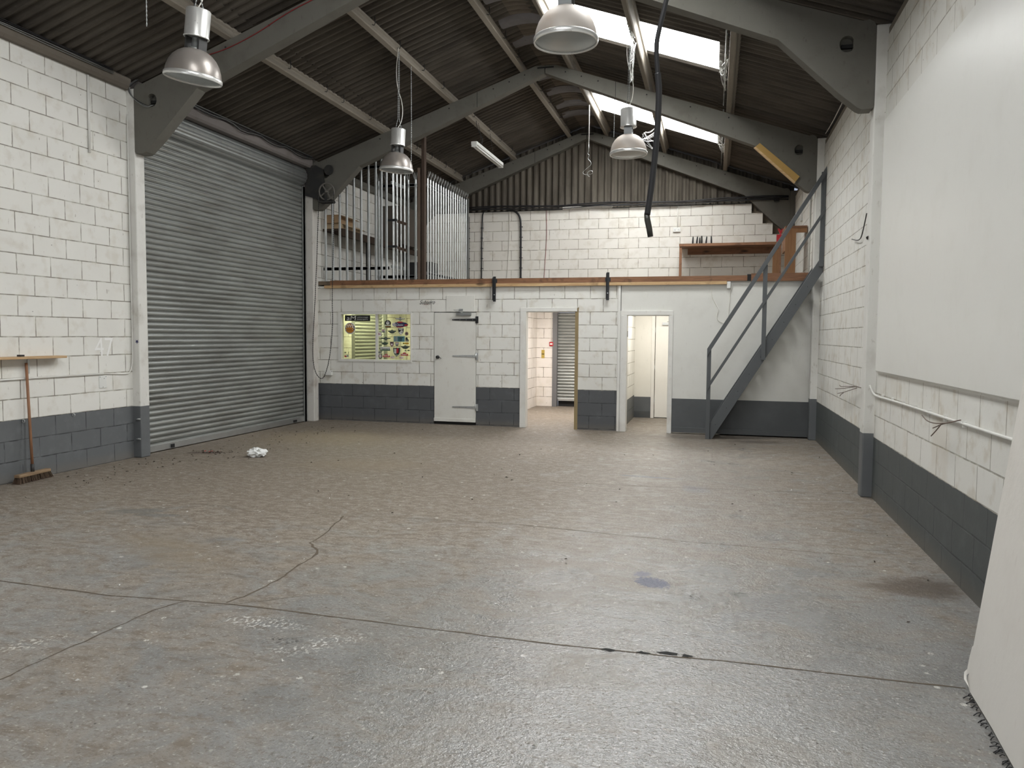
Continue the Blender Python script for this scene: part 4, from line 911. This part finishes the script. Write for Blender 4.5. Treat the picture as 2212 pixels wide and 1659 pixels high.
struct(PB().box(-1.436, -1.43, .06, .09, 1.62, 1.72).build('trim_10', 'dksteel'))
fp = thing('fire_call_point', (-3.61, 17.55, 1.44), 'small red fire alarm call point beside the narrow passage shutter', 'fire alarm')
MB().bbox(-3.665, -3.572, 17.525, 17.56, 1.395, 1.49, .006).build('case', mat_plain('alarm_red', (.45, .02, .03), .35), fp)
MB().box(-3.648, -3.59, 17.521, 17.527, 1.425, 1.46).build('press_plate', 'enamel', fp)
cdt = tag(MB().tube([(-3.62, 17.55, 1.49), (-3.62, 17.55, 2.42)], .008, 8).build('alarm_conduit', 'plasterW'), 'thin white conduit running up from the red call point', 'conduit')
ys = thing('notice', (-3.815, 17.55, 1.21), 'tall narrow yellow notice on the white passage wall', 'notice')
MB().box(-3.853, -3.779, 17.553, 17.559, 1.112, 1.304).build('plate', mat_plain('notice_yellow', (.5, .36, .08), .5), ys)
text_mb(MB(), '#5', .030, -3.816, 1.21, 17.551, 0, .06).build('lettering', 'ink_k', ys)
sw = thing('switch_box', (-3.95, 15.0, 1.37), 'grey switch box with conduits on the passage side wall', 'switch box')
MB().bbox(-3.96, -3.91, 16.15, 16.33, 1.27, 1.45, .005).build('box', 'galvd', sw); MB().bbox(-3.96, -3.925, 16.42, 16.56, 1.31, 1.44, .005).build('twin_switch', 'enamel', sw)
for y in (16.2, 16.42, 16.5): MB().tube([(-3.945, y, 1.44), (-3.945, y, 2.42)], .011, 8).build('conduit', 'plasterW', sw)

# ------------------------------------------------------------------ steep stair
SY = 12.72
st = thing('steep_stair', (0, 13.0, 0), 'steep grey painted steel stair with handrail against the right wall', 'stair')
def para(p0, p1, lo, hi):
    return [(p0, lo(p0)), (p1, lo(p1)), (p1, hi(p1)), (p0, hi(p0))]
lo = lambda x: 1.648*x+.02; hi = lambda x: 1.638*x+.312
strp = [(-.10+.06, 0), (.0, 0), (1.585, lo(1.585)), (1.585, 2.74), (1.545, hi(1.545)), (-.04, hi(-.04))]
strf = [(-.10+.06, 0), (.0, 0), (1.48, lo(1.48)), (1.48, hi(1.48)), (-.04, hi(-.04))]
for y0, nm_ in ((SY+.03, 'stringer'), (13.18, 'stringer')):
    MB().prism(strp if y0 < 13 else strf, 'y', y0, y0+.05).build(nm_, 'stairs', st, bevel=.003)
for k in range(12):
    z = .215*(k+1); x = (z-.31)/1.638+.035
    MB().bbox(x-.02, min(x+.115, 1.58), SY+.08, 13.18 if x < 1.36 else 13.055, z-.035, z, .004).build('tread', 'stairs', st)
for x0, z0, z1 in ((-.102, 0, 1.43), (.715, 1.278, 2.75), (1.522, 2.71, 4.13)):
    MB().bbox(x0, x0+.064, SY-.02, SY+.03, z0, z1, .003).build('post', 'stairs', st)
r_ = lambda x: 1.636*x+1.610
MB().prism([(-.102, 1.315), (-.036, r_(-.036)-.118), (1.588, r_(1.588)-.118), (1.588, r_(1.588)), (-.09, r_(-.09)), (-.102, r_(-.09)-.02)], 'y', SY-.045, SY-.02).build('handrail', 'stairs', st, bevel=.003)
m_ = lambda x: 1.636*x+.925
MB().prism([(-.10, m_(-.10)-.002), (-.038, m_(-.038)-.002), (1.588, m_(1.588)), (1.588, m_(1.588)+.082), (-.032, m_(-.032)+.082)], 'y', SY-.035, SY-.02).build('mid_rail', 'stairs', st, bevel=.003)
for k in range(9):
    x = .05+k*.165
    MB().lathe([(.006, 0), (.006, .003)], Matrix.Translation((x, SY+.031, lo(x)+.13)) @ Matrix.Rotation(R(90), 4, 'X'), 8, False, True, True).build('bolt_hole', 'black', st)

# ------------------------------------------------------------------ palisade fences and gate on the upper floor
PALE = MB()
pp = [(-.025, 0), (-.016, -.003), (-.009, -.014), (.009, -.014), (.016, -.003), (.025, 0), (.025, .003), (.017, 0), (.010, -.011), (-.010, -.011), (-.017, 0), (-.025, .003)]
def pale_mesh(h, trident=True):
    mb = MB(); n = len(pp); zt = h-(.14 if trident else 0)
    mb.add([(x, y, 0) for x, y in pp]+[(x, y, zt) for x, y in pp], [(i, (i+1) % n, n+(i+1) % n, n+i) for i in range(n)]+[tuple(range(n, 2*n))])
    if trident:
        for dx, dy, lean in ((-.016, -.002, -.024), (0, -.012, 0), (.016, -.002, .024)):
            mb.add([(dx-.008, dy, zt), (dx+.008, dy, zt), (dx+.006+lean, dy-.03, zt+.10), (dx+lean, dy-.035, zt+.14), (dx-.006+lean, dy-.03, zt+.10)], [(0, 1, 2, 3, 4)])
            mb.add([(dx-.01, dy+.004, zt), (dx+.01, dy+.004, zt), (dx+.006+lean, dy-.026, zt+.10), (dx+lean, dy-.031, zt+.14), (dx-.006+lean, dy-.026, zt+.10)], [(0, 1, 2, 3, 4)])
    return mb
def fence(name, org, label, cat, pales, ang, h, rails, trident, mat='galv', group='palisade panels'):
    f_ = thing(name, org, label, cat, group); f_.rotation_euler = (0, 0, ang)
    first = None
    for x in pales:
        if first is None:
            first = pale_mesh(h, trident); oo = first.build('pale', mat); oo.parent = f_; first = oo
        else:
            oo = first.copy(); C.objects.link(oo); oo.parent = f_
        oo.location = (x, 0, 0)
    for z, x0, x1, m_ in rails:
        q = MB().box(x0, x1, .004, .022, z-.025, z+.025).box(x0, x1, .004, .008, z-.03, z+.03).build('rail', m_); q.parent = f_
    return f_
fence('palisade_fence', (-7.25, 13.56, 2.60), 'tall galvanised palisade fence along the left part of the upper floor edge', 'fence', [.05+.148*k for k in range(8)]+[1.20, 1.30], 0, 2.52, [(.27, 0, 1.35, 'galvd'), (2.14, .82, 1.35, 'galvd')], True)
fence('palisade_gate', (-5.86, 13.60, 2.60), 'bright galvanised gate leaf swung open behind the left fence', 'gate', [.06+.148*k for k in range(4)], R(84), 2.2, [(.30, 0, .55, 'galv'), (1.85, 0, .55, 'galv')], True)
fence('palisade_gate', (-6.5, 14.25, 2.60), 'galvanised gate panel behind the open leaf, left of the brown posts', 'gate', [.08, .25, .40, .70, .855], 0, 2.16, [(.16, 0, 1.0, 'galv'), (1.92, 0, 1.0, 'galv')], True)
fence('palisade_fence', (-5.165, 13.62, 2.60), 'galvanised palisade fence running back from the brown posts', 'fence', [.03+.1425*k for k in range(17)], R(90), 2.04, [(.17, 0, 2.35, 'galv'), (1.78, 0, 2.35, 'galv')], True)
MT['rustl'] = mat_metal('brown_post', (.13, .092, .068), .7, .1)
for x, w_, z1, lab in ((-5.27, .05, 4.66, 'narrow brown steel gate post beside the open gate'), (-5.19, .055, 5.42, 'tall brown steel post at the corner of the two fences')):
    tag(MB().box(x-w_/2, x+w_/2, 13.46, 13.56, 2.63, z1).build('fence_post', 'rust' if z1 > 5 else 'rustl'), lab, 'post', 'fence posts')
tag(MB().box(-5.49, -5.43, 16.9, 16.96, 2.63, 4.7).build('fence_post', 'galvd'), 'thin grey post at the far end of the side fence', 'post', 'fence posts')
for z, lab in ((3.745, 'upper black slide latch across the open gate bars'), (3.262, 'lower black slide latch across the open gate bars')):
    sl_ = thing('slide_latch', (-5.8, 13.55, z), lab, 'latch', 'gate latches')
    MB().bbox(-5.90, -5.72, 13.50, 13.54, z-.022, z+.022, .008).build('latch_body', 'blackpaint', sl_)
    MB().beam((-5.72, 13.53, z-.02), (-5.56, 13.60, z-.075), .012, .05).build('keep_bar', 'rust', sl_)

# ------------------------------------------------------------------ behind the fence: shelf with boxes
MT['card'] = mat_paint('cardboard', (.42, .28, .16), None, rough=.85, wear=.3, wearcol=(.3, .19, .1)); MT['cardL'] = mat_paint('pale_card', (.62, .47, .3), None, rough=.85, wear=.2)
lsf = thing('wall_shelf', (-7.1, 15.6, 3.6), 'dark timber shelf along the left wall behind the palisade fence', 'shelf')
MB().box(-7.30, -6.88, 13.64, 17.5, 3.60, 3.64).build('board', 'rust', lsf); MB().box(-6.92, -6.88, 13.64, 17.5, 3.50, 3.60).build('front_rail', 'rust', lsf)
for y in (14.9, 16.9): MB().box(-7.0, -6.92, y, y+.07, 2.63, 3.60).build('leg', 'dksteel', lsf)
def carton(x0, x1, y0, y1, z0, h, lab, m_='card'):
    c_ = thing('cardboard_box', ((x0+x1)/2, (y0+y1)/2, z0), lab, 'box', 'boxes behind the fence')
    MB().bbox(x0, x1, y0, y1, z0, z0+h, .006).build('carton', m_, c_); MB().box(x0+.02, x1-.02, (y0+y1)/2-.02, (y0+y1)/2+.02, z0+h, z0+h+.001).build('tape', 'cardL', c_)
    MB().add([(x1, y0, z0+h), (x1, y1, z0+h), (x1+.09, y1, z0+h-.05), (x1+.09, y0, z0+h-.05)], [(0, 1, 2, 3)]).add([(x1-.002, y0, z0+h), (x1-.002, y1, z0+h), (x1+.088, y1, z0+h-.055), (x1+.088, y0, z0+h-.055)], [(3, 2, 1, 0)]).build('flap', m_, c_)
carton(-7.28, -6.95, 13.75, 14.6, 3.642, .11, 'flat pale open carton at the bottom of the pair on the dark shelf', 'cardL')
carton(-7.28, -6.98, 13.7, 14.4, 3.754, .16, 'brown carton on top of the flat pale one on the dark shelf')
tag(MB().bbox(-7.28, -6.75, 16.3, 17.2, 3.642, 4.5, .01).build('dark_panel_stack', mat_plain('dark_board', (.10, .085, .07), .8)), 'dark upright boards standing at the far end of the shelf', 'boards')
tag(MB().bbox(-6.85, -6.3, 16.9, 17.3, 2.63, 3.3, .01).build('dark_crate', mat_plain('dark_crate_paint', (.03, .03, .03), .7)), 'black crate on the upper floor under the dark shelf', 'crate')

# ------------------------------------------------------------------ upper back wall: cables, socket, bench
for x, r_, lab, P in ((-5.63, .014, 'leftmost black cable clipped down the upper back wall', [(-5.63, 4.40), (-5.625, 2.62)]), (-5.305, .015, 'second black cable clipped down the upper back wall', [(-5.15, 4.56), (-5.27, 4.52), (-5.305, 4.38), (-5.315, 2.62)]), (-4.365, .022, 'thick pair of black cables bending down the upper back wall', [(-4.70, 4.53), (-4.5, 4.50), (-4.385, 4.36), (-4.37, 4.1), (-4.365, 2.62)])):
    w_ = thing('wall_cable', (x, 17.58, 2.62), lab, 'cable', 'black cables on the back wall')
    MB().tube(smooth_path([(a_, 17.58, b_) for a_, b_ in P], 2) if len(P) > 2 else [(a_, 17.58, b_) for a_, b_ in P], r_, 8).build('cable', 'rubber', w_)
    for k in range(6): MB().box(x-r_-.012, x+r_+.012, 17.565, 17.6, 2.95+k*.235, 2.965+k*.235).build('clip', 'rubber', w_)
MB_ = thing('cable_bundle', (-2, 17.55, 4.55), 'bundle of black cables lying along the top of the upper back wall', 'cables')
for k in range(6):
    P = [(-5.65+7.1*i/30, 17.50-.012*(k % 3), 4.525+.012*k+.022*math.sin(i*.55+k*1.3)+(.02 if i > 26 else 0)) for i in range(31)]
    MB().tube(P, .009 if k < 4 else .014, 6).build('cable', 'rubber', MB_)
struct(MB().box(-7.3, 1.59, 17.62, 17.74, 4.49, 4.51).build('trim_11', 'black'))
bk_ = thing('coping_blocks', (-2.85, 17.6, 4.5), 'short row of bare blocks on top of the upper back wall', 'blocks')
for k in range(5): MB().bbox(-3.40+k*.226, -3.18+k*.226, 17.585, 17.7, 4.492, 4.555, .004).build('block', 'bareconc', bk_)
for x, lab in ((-3.78, 'thin brown wire running down the upper back wall'), (-4.66, 'thin pale wire down the upper back wall left of the thick cables')):
    tag(MB().tube(smooth_path([(x, 17.59, 4.5), (x+.02, 17.59, 4.0), (x-.01, 17.59, 3.4), (x-.06, 17.59, 2.62)]), .005, 5).build('wall_wire', 'redcable' if x > -4 else 'bareconc'), lab, 'wire')
so = thing('double_socket', (-.845, 17.59, 3.92), 'white double socket with a conduit on the upper back wall', 'socket')
MB().bbox(-.925, -.765, 17.56, 17.6, 3.925, 4.02, .006).build('socket_plate', 'enamel', so)
for dx in (-.04, .04):
    for a_, b_ in ((0, .022), (-.012, .002), (.012, .002)): MB().box(-.845+dx+a_-.004, -.845+dx+a_+.004, 17.558, 17.561, 3.955+b_-.005, 3.955+b_+.005).build('pin_hole', 'black', so)
MB().tube([(-.832, 17.588, 4.02), (-.832, 17.588, 4.49)], .012, 8).build('conduit', 'plasterW', so)
bn = thing('work_bench', (.2, 17.3, 2.63), 'dark timber workbench against the upper back wall', 'bench')
MB().box(-.76, 1.30, 16.95, 17.59, 3.55, 3.585).build('bench_top', 'oldwood', bn); MB().box(-.76, 1.30, 16.93, 16.95, 3.535, 3.59).build('front_lipping', 'oldwood', bn)
MB().box(-.60, 1.28, 17.55, 17.59, 3.42, 3.55).build('back_rail', 'oldwood', bn)
MB().box(-.755, -.70, 16.95, 17.0, 2.63, 3.55).build('leg', 'oldwoodZ', bn); MB().box(1.24, 1.295, 16.95, 17.0, 2.63, 3.55).build('leg', 'oldwoodZ', bn)
cp = thing('plywood_stand', (1.37, 15.0, 2.63), 'open plywood stand beside the stair head on the upper floor', 'stand')
MT['ply'] = mat_wood('plywood', (.33, .17, .075), (.25, .12, .05), 2, knots=False)
MB().box(1.205, 1.39, 14.98, 15.02, 2.63, 3.60).build('front_board', 'ply', cp); MB().box(1.20, 1.575, 14.97, 15.6, 3.60, 3.64).build('top', 'oldwood', cp)
MB().box(1.39, 1.575, 14.985, 15.02, 3.52, 3.60).build('rail', 'ply', cp); MB().box(1.205, 1.24, 15.02, 15.6, 3.2, 3.60).build('side_board', 'oldwood', cp)
tag(MB().box(1.02, 1.14, 15.3, 15.34, 2.63, 3.26).build('plywood_upright', 'ply'), 'short plywood upright left of the open plywood stand', 'board')
tag(MB().prism([(1.215, 3.86), (1.26, 3.86), (1.275, 3.80), (1.30, 3.86), (1.34, 3.86), (1.27, 3.735)], 'y', 17.0, 17.02).box(1.2, 1.36, 16.98, 17.1, 3.588, 3.74).build('red_funnel', mat_plain('red_plastic', (.5, .02, .03), .35)), 'red plastic object at the right end of the workbench', 'funnel')
def tool(x, h, kind, lab):
    t_ = thing('hand_tool', (x, 17.5, 3.587), lab, 'tool', 'tools on the workbench')
    if kind == 'brush': MB().lathe([(.001, .06), (.045, .055), (.058, .03), (.06, 0)], Matrix.Translation((x, 17.5, 3.587)), 16).build('brush_head', 'rubber', t_)
    else: MB().lathe([(.010, 0), (.012, .03), (.008, .05)], Matrix.Translation((x, 17.5, 3.587)), 10, True, True).build('tip', 'galvd', t_)
    MB().lathe([(.008, .045), (.016, .07), (.018, .11), (.014, h-.03), (.009, h-.006), (.001, h)], Matrix.Translation((x, 17.5, 3.587)) @ Matrix.Rotation(random.uniform(-.12, .12), 4, 'Y'), 10).build('handle', 'rubber', t_)
for x, h, k_, lab in ((-.50, .22, 'brush', 'black round brush standing at the left end of the workbench'), (-.42, .22, 'tool', 'black handled tool just right of the round brush on the bench'), (-.35, .20, 'tool', 'shortest black handled tool in the row on the bench'), (-.305, .235, 'tool', 'tall black handled tool in the middle of the bench row'), (-.222, .22, 'tool', 'slanting black handled tool, second from the right on the bench'), (-.10, .225, 'tool', 'black handled tool standing alone at the right of the bench row')): tool(x, h, k_, lab)

# ------------------------------------------------------------------ small fittings on the partition
ws = thing('wall_box', PART((-7.07, -.03, .9)), 'white double socket box low on the partition beside the left column', 'socket')
MB().bbox(-7.13, -6.985, 13.33, 13.40, .855, .945, .006).build('box', 'enamel', ws); MB().box(-6.984, -6.980, 13.345, 13.36, .92, .935).build('cable_hole', 'black', ws)
jb = thing('junction_box', PART((.212, -.02, 2.42)), 'white junction box with a hanging wire under the edge timber near the stair', 'junction box')
PB().bbox(.182, .244, -.05, 0, 2.425, 2.535, .006).build('box', 'enamel', jb)
PB().tube(smooth_path([(.235, -.02, 2.53), (.265, -.02, 2.50), (.262, -.015, 2.42), (.235, -.01, 2.36), (.238, -.008, 2.25), (.222, -.008, 2.1), (.222, -.008, 1.98)]), .005, 6).build('wire', 'plasterW', jb)
tag(PB().tube(smooth_path([(-.07, -.008, 2.52), (-.06, -.008, 2.40), (-.05, -.008, 2.28), (.02, -.008, 2.16), (.065, -.008, 2.08), (.045, -.008, 2.03), (.03, -.008, 1.96), (.06, -.008, 1.89), (.14, -.008, 1.865)]), .005, 6).build('loose_wire', 'plasterW'), 'loose white wire straggling down the plasterboard right of the doorway', 'wire')

# ------------------------------------------------------------------ left wall fittings
sf = thing('wall_shelf', (-7.2, 6.2, 1.34), 'narrow pine shelf batten on the near left wall above the broom', 'shelf')
MT['pineY'] = mat_wood('pine_shelf', (.60, .42, .24), (.44, .28, .14), 1)
MB().bbox(-7.307, -7.17, 4.6, 7.34, 1.335, 1.362, .003).build('board', 'pineY', sf)
MB().box(-7.300, -7.285, 6.92, 6.94, 1.17, 1.335).build('bracket', 'galv', sf); MB().box(-7.25, -7.20, 6.75, 6.80, 1.362, 1.382).build('clip', 'rubber', sf)
br = thing('broom', (-7.17, 6.93, 0), 'wooden handled yard broom leaning on the near left wall', 'broom')
ha = Vector((-7.205, 6.862, .10)); hb_ = Vector((-7.272, 6.885, 1.29))
MT['handle'] = mat_wood('broom_handle', (.33, .17, .09), (.22, .10, .05), 2, knots=False); MT['headw'] = mat_wood('broom_stock', (.34, .24, .14), (.22, .14, .08), 1, knots=False)
MB().tube([ha, ha.lerp(hb_, .5), hb_], .0145, 12).build('handle', 'handle', br)
MB().tube([ha-Vector((0, 0, .015)), ha+(hb_-ha)*.07], .019, 12).build('ferrule', 'dksteel', br)
Mb = Matrix.Translation((-7.20, 6.86, .082)) @ Matrix.Rotation(R(6), 4, 'Z')
MB().bbox(-.035, .035, -.23, .23, -.016, .018, .008, Mb).build('stock', 'headw', br)
MT['bristle'] = mat_paint('bristles', (.085, .055, .035), None, rough=.9, wear=.5, wearcol=(.2, .13, .08), bump=.6, fine=120)
mb = MB(); random.seed(3)
for k in range(420):
    x, y = random.uniform(-.032, .032), random.uniform(-.225, .225)
    a_ = Mb @ Vector((x, y, -.014)); b_ = Mb @ Vector((x*1.6+random.uniform(-.006, .006), y*1.09+random.uniform(-.006, .006), -.079)); b_.z = max(b_.z, .002)
    mb.tube([a_, b_], .0032, 4, smooth=False)
tag(mb.build('bristles', 'bristle', br), None, None, None, 'stuff')
pc = tag(MB().tube([(-7.293, 7.89, 4.69), (-7.293, 7.887, 3.78)], .014, 8).build('wall_conduit', 'trimW'), 'short white vertical conduit high on the near left wall', 'conduit')
tag(MB().tube([(-7.2955, 5.2, 1.105), (-7.2955, 7.0, 1.12), (-7.2955, 8.02, 1.12)], .012, 8).tube(smooth_path([(-7.2955, 8.02, 1.12), (-7.297, 8.38, 1.098), (-7.29, 8.46, 1.108), (-7.285, 8.5, 1.2), (-7.28, 8.51, 1.4), (-7.284, 8.512, 2.2), (-7.284, 8.512, 4.4)]), .007, 6).build('surface_cable', 'trimW'), 'white cable clipped along the near left wall and up the column', 'cable')
wp_ = thing('blank_plate', (-7.3, 8.01, .94), 'small white blanking plate with screws on the near left wall', 'plate')
MB().bbox(-7.308, -7.298, 7.953, 8.072, .943, 1.094, .003).build('plate', 'enamel', wp_)
for y, z in ((7.965, 1.082), (8.06, 1.082), (8.01, .955), (8.03, 1.06)): MB().box(-7.299, -7.296, y-.004, y+.004, z-.004, z+.004).build('screw', 'dksteel', wp_)
tx = thing('painted_number', (-7.306, 8.04, 1.33), 'pale ghost of the number 47 painted on the near left wall', 'number')
def number_mb(body, y0, z0, wy, hz):
    mb = MB(); text_mb(mb, body, hz, 0, 0, 0, -.05, wy); mb.v = [(-7.305, y0+p[0], z0+p[2]) for p in mb.v]; return mb
number_mb('47', 8.05, 1.45, .30, .235).build('digits', mat_plain('fresh_white', (.86, .86, .84), .5), tx)
stc = thing('painted_star', (-7.1, 8.522, 1.51), 'small dark blue star drawn on the white left column', 'star')
MB().prism([(-7.225+(.03 if k % 2 else .012)*math.sin(k*math.pi/5)*1.0, 1.514+(.03 if k % 2 else .012)*math.cos(k*math.pi/5)) for k in range(10)], 'y', 8.523, 8.5255).build('star', 'ink_b', stc)
for y, lab in ((6.84, 'small steel eye hook on the near left wall behind the broom'), (7.53, 'small steel eye hook on the near left wall right of the broom')):
    tag(MB().torus((-7.285, y, .655), .016, .005, seg=14, rs=6).tube([(-7.308, y, .67), (-7.28, y, .672)], .006, 6).build('eye_hook', 'galv'), lab, 'hook', 'eye hooks')
for z, lab in ((.506, 'upper steel bolt catch on the grey foot of the left column'), (.246, 'lower steel bolt catch on the grey foot of the left column')):
    tag(MB().bbox(-7.24, -7.195, 8.50, 8.526, z-.01, z+.012, .004).tube([(-7.25, 8.505, z), (-7.205, 8.505, z+.006)], .009, 8).build('bolt_catch', 'galv'), lab, 'catch', 'bolt catches')

# ------------------------------------------------------------------ right wall wiring
rcn = thing('surface_cable', (1.58, 6.6, 1.07), 'white cable clipped along the right wall below the white panel', 'cable')
MB().tube(smooth_path([(1.535, 8.50, 1.15), (1.56, 8.45, 1.07), (1.578, 8.38, 1.05), (1.578, 8.0, 1.056), (1.578, 7.3, 1.066), (1.578, 6.5, 1.07), (1.578, 5.6, 1.075), (1.58, 4.2, 1.085)]), .0105, 8).build('cable', 'trimW', rcn)
for k in range(7): MB().box(1.572, 1.592, 8.1-.42*k, 8.12-.42*k, 1.05, 1.09).build('clip', 'trimW', rcn)
MT['bell'] = mat_plain('bell_wire', (.16, .12, .095), .6)
def wires(nm_, lab, paths):
    w_ = thing(nm_, paths[0][0], lab, 'wires', 'cut wire ends')
    for P in paths: MB().tube(smooth_path(P), .0042, 5).build('wire', 'bell', w_)
wires('cut_wires', 'splayed cut wires sprouting from the cable on the right wall near the white board', [[(1.575, 5.64, 1.095), (1.5, 5.78, 1.05), (1.48, 6.05, 1.035), (1.50, 6.30, 1.06)], [(1.575, 5.64, 1.095), (1.51, 5.78, 1.055), (1.5, 5.9, 1.02), (1.5, 5.99, 1.0)], [(1.5, 5.79, 1.05), (1.49, 5.86, 1.0), (1.5, 5.96, .969), (1.5, 6.03, .939)]])
wires('cut_wires', 'splayed cut wires on the right wall just beyond the nearest white column', [[(1.58, 9.1, 1.085), (1.55, 9.3, 1.09), (1.5, 9.8, 1.06), (1.5, 10.11, 1.036), (1.5, 10.2, 1.05)], [(1.55, 9.3, 1.09), (1.5, 9.9, 1.03), (1.5, 10.3, 1.0), (1.5, 10.54, .985)], [(1.55, 9.3, 1.075), (1.5, 9.9, .98), (1.5, 10.34, .939)], [(1.5, 9.9, .975), (1.5, 10.1, .94), (1.5, 10.15, .919)]])
tag(MB().tube([(1.578, 8.75, 1.075), (1.578, 9.3, 1.085)], .012, 8).build('cable_stub', 'trimW'), 'short stub of white cable beyond the nearest white column', 'cable')
tag(MB().tube(smooth_path([(1.575, 9.24, 2.98), (1.57, 9.35, 2.85), (1.57, 9.48, 2.75), (1.56, 9.62, 2.73), (1.56, 10.05, 2.80)]), .006, 6).build('wire_hook', 'dksteel'), 'bent black wire hook high on the right wall beyond the nearest column', 'hook')
tag(MB().add([(1.487, 8.70, 2.64), (1.486, 8.58, 2.66), (1.46, 8.56, 2.645), (1.486, 8.60, 2.62)], [(0, 1, 2), (0, 2, 3), (1, 3, 2), (0, 3, 1)]).build('bent_nail', 'dksteel'), 'bent dark nail sticking out of the nearest right column', 'nail')
for y, lab in ((14.6, 'nearer white pipe up the right wall above the stair head'), (13.9, 'white boxed trunking up the right wall behind the stair head')):
    tag(MB().tube([(1.575, y, 2.63), (1.575, y, 4.5)], .016 if y > 14.2 else .03, 8).build('wall_pipe', 'trimW'), lab, 'pipe')
swb = thing('wall_switch', (1.58, 16.1, 3.95), 'white switch box with a drop wire on the upper right wall', 'switch')
MB().bbox(1.55, 1.592, 15.95, 16.12, 3.86, 4.0, .005).build('box', 'enamel', swb); MB().tube([(1.58, 16.04, 4.0), (1.58, 16.04, 4.55)], .008, 6).build('conduit', 'trimW', swb)

# ------------------------------------------------------------------ things on the floor
random.seed(11)
bm2 = bmesh.new(); bmesh.ops.create_icosphere(bm2, subdivisions=3, radius=1)
for v in bm2.verts:
    n_ = mnoise.noise(v.co*2.3)*.5+mnoise.noise(v.co*5.1)*.35
    v.co = Vector((v.co.x*.125*(1+n_), v.co.y*.10*(1+n_*1.2), max(0, .05+v.co.z*.06*(1+1.3*n_))))
bm2.verts.index_update(); mb = MB(); mb.add([v.co+Vector((-5.83, 9.05, .002)) for v in bm2.verts], [[v.index for v in f_.verts] for f_ in bm2.faces]); bm2.free()
tag(mb.build('crumpled_paper', mat_plain('paper', (.80, .81, .80), .6)), 'crumpled white paper on the floor near the big roller shutter', 'paper')
mb = MB()
def leaf(mb, x, y, s_, zz=.004):
    a_ = random.uniform(0, 6.28); c_, d_ = math.cos(a_)*s_, math.sin(a_)*s_; h = random.uniform(.002, .014)
    mb.add([(x-c_, y-d_, zz), (x-d_*.4, y+c_*.4, zz+h), (x+c_, y+d_, zz+h*.4), (x+d_*.4, y-c_*.4, zz)], [(0, 1, 2, 3)])
for k in range(260):
    u_ = random.random()
    if u_ < .45: x, y = random.gauss(-6.55, .35), random.uniform(8.7, 12.6)
    elif u_ < .7: x, y = random.gauss(-6.7, .3), random.uniform(6.6, 8.6)
    elif u_ < .8: x, y = 1.5-abs(random.gauss(0, .1)), random.uniform(5, 12.5)
    else: x, y = random.uniform(-6.5, 1.2), random.uniform(4.4, 12.5)
    if -7.12 < x < 1.45: leaf(mb, x, y, random.uniform(.005, .022))
tag(mb.build('leaf_litter', mat_plain('dead_leaf', (.045, .032, .022), .9)), 'dry leaf crumbs and grit scattered over the floor', 'litter', None, 'stuff')
mb = MB()
for k in range(70): leaf(mb, random.gauss(-6.6, .13), random.gauss(9.17, .06), random.uniform(.006, .02), .006)
tag(mb.build('swept_debris', mat_plain('debris', (.06, .04, .03), .9)), 'small swept pile of dark debris on the floor before the big shutter', 'debris', None, 'stuff')
mb = MB()
for k in range(5): leaf(mb, random.gauss(-6.60, .06), random.gauss(9.16, .03), .014, .016)
tag(mb.build('red_scraps', mat_plain('red_scrap', (.5, .05, .05), .6)), 'bright red scraps lying on the dark debris pile', 'scraps', None, 'stuff')
mb = MB()
for k in range(70): leaf(mb, random.uniform(-6, 1), random.uniform(2.6, 9), random.uniform(.004, .012), .003)
tag(mb.build('paint_flakes', mat_plain('paint_flake', (.62, .61, .58), .7)), 'pale paint flakes scattered over the floor', 'flakes', None, 'stuff')

# ------------------------------------------------------------------ light
def area(name, loc, rot, sx, sy, power, col=(1, 1, 1)):
    l = bpy.data.lights.new(name, 'AREA'); l.shape = 'RECTANGLE'; l.size = sx; l.size_y = sy; l.energy = power; l.color = col
    o = bpy.data.objects.new(name, l); C.objects.link(o); o.location = loc; o.rotation_euler = rot; return o
area('fill_behind_camera', (-2.9, -6.25, 2.1), (R(90), 0, 0), 5.2, 4.1, 120, (1, .99, .97))  # added fill light, set in an unseen opening behind the camera
area('room_lamp_passage', (-2.9, 15.6, 2.40), (0, 0, 0), 1.2, .3, 95, (1, .95, .91))
area('room_lamp_office', (-6.85, 15.6, 2.40), (0, 0, 0), .3, 1.5, 62, (1, .98, .60))
area('room_lamp_corridor', (-.9, 14.6, 2.40), (0, 0, 0), .6, .3, 30, (1, .96, .9))
w = bpy.data.worlds.new('world'); sc.world = w; w.use_nodes = True
w.node_tree.nodes['Background'].inputs[0].default_value = (.7, .8, 1, 1); w.node_tree.nodes['Background'].inputs[1].default_value = .6
sc.view_settings.view_transform = 'Standard'; sc.view_settings.look = 'None'; sc.view_settings.gamma = 1
sc.view_settings.exposure = -.12
sc.cycles.use_denoising = True
sc.cycles.use_adaptive_sampling = True; sc.cycles.adaptive_threshold = .06; sc.cycles.use_light_tree = False
sc.cycles.max_bounces = 8; sc.cycles.diffuse_bounces = 4; sc.cycles.glossy_bounces = 3; sc.cycles.sample_clamp_indirect = 14
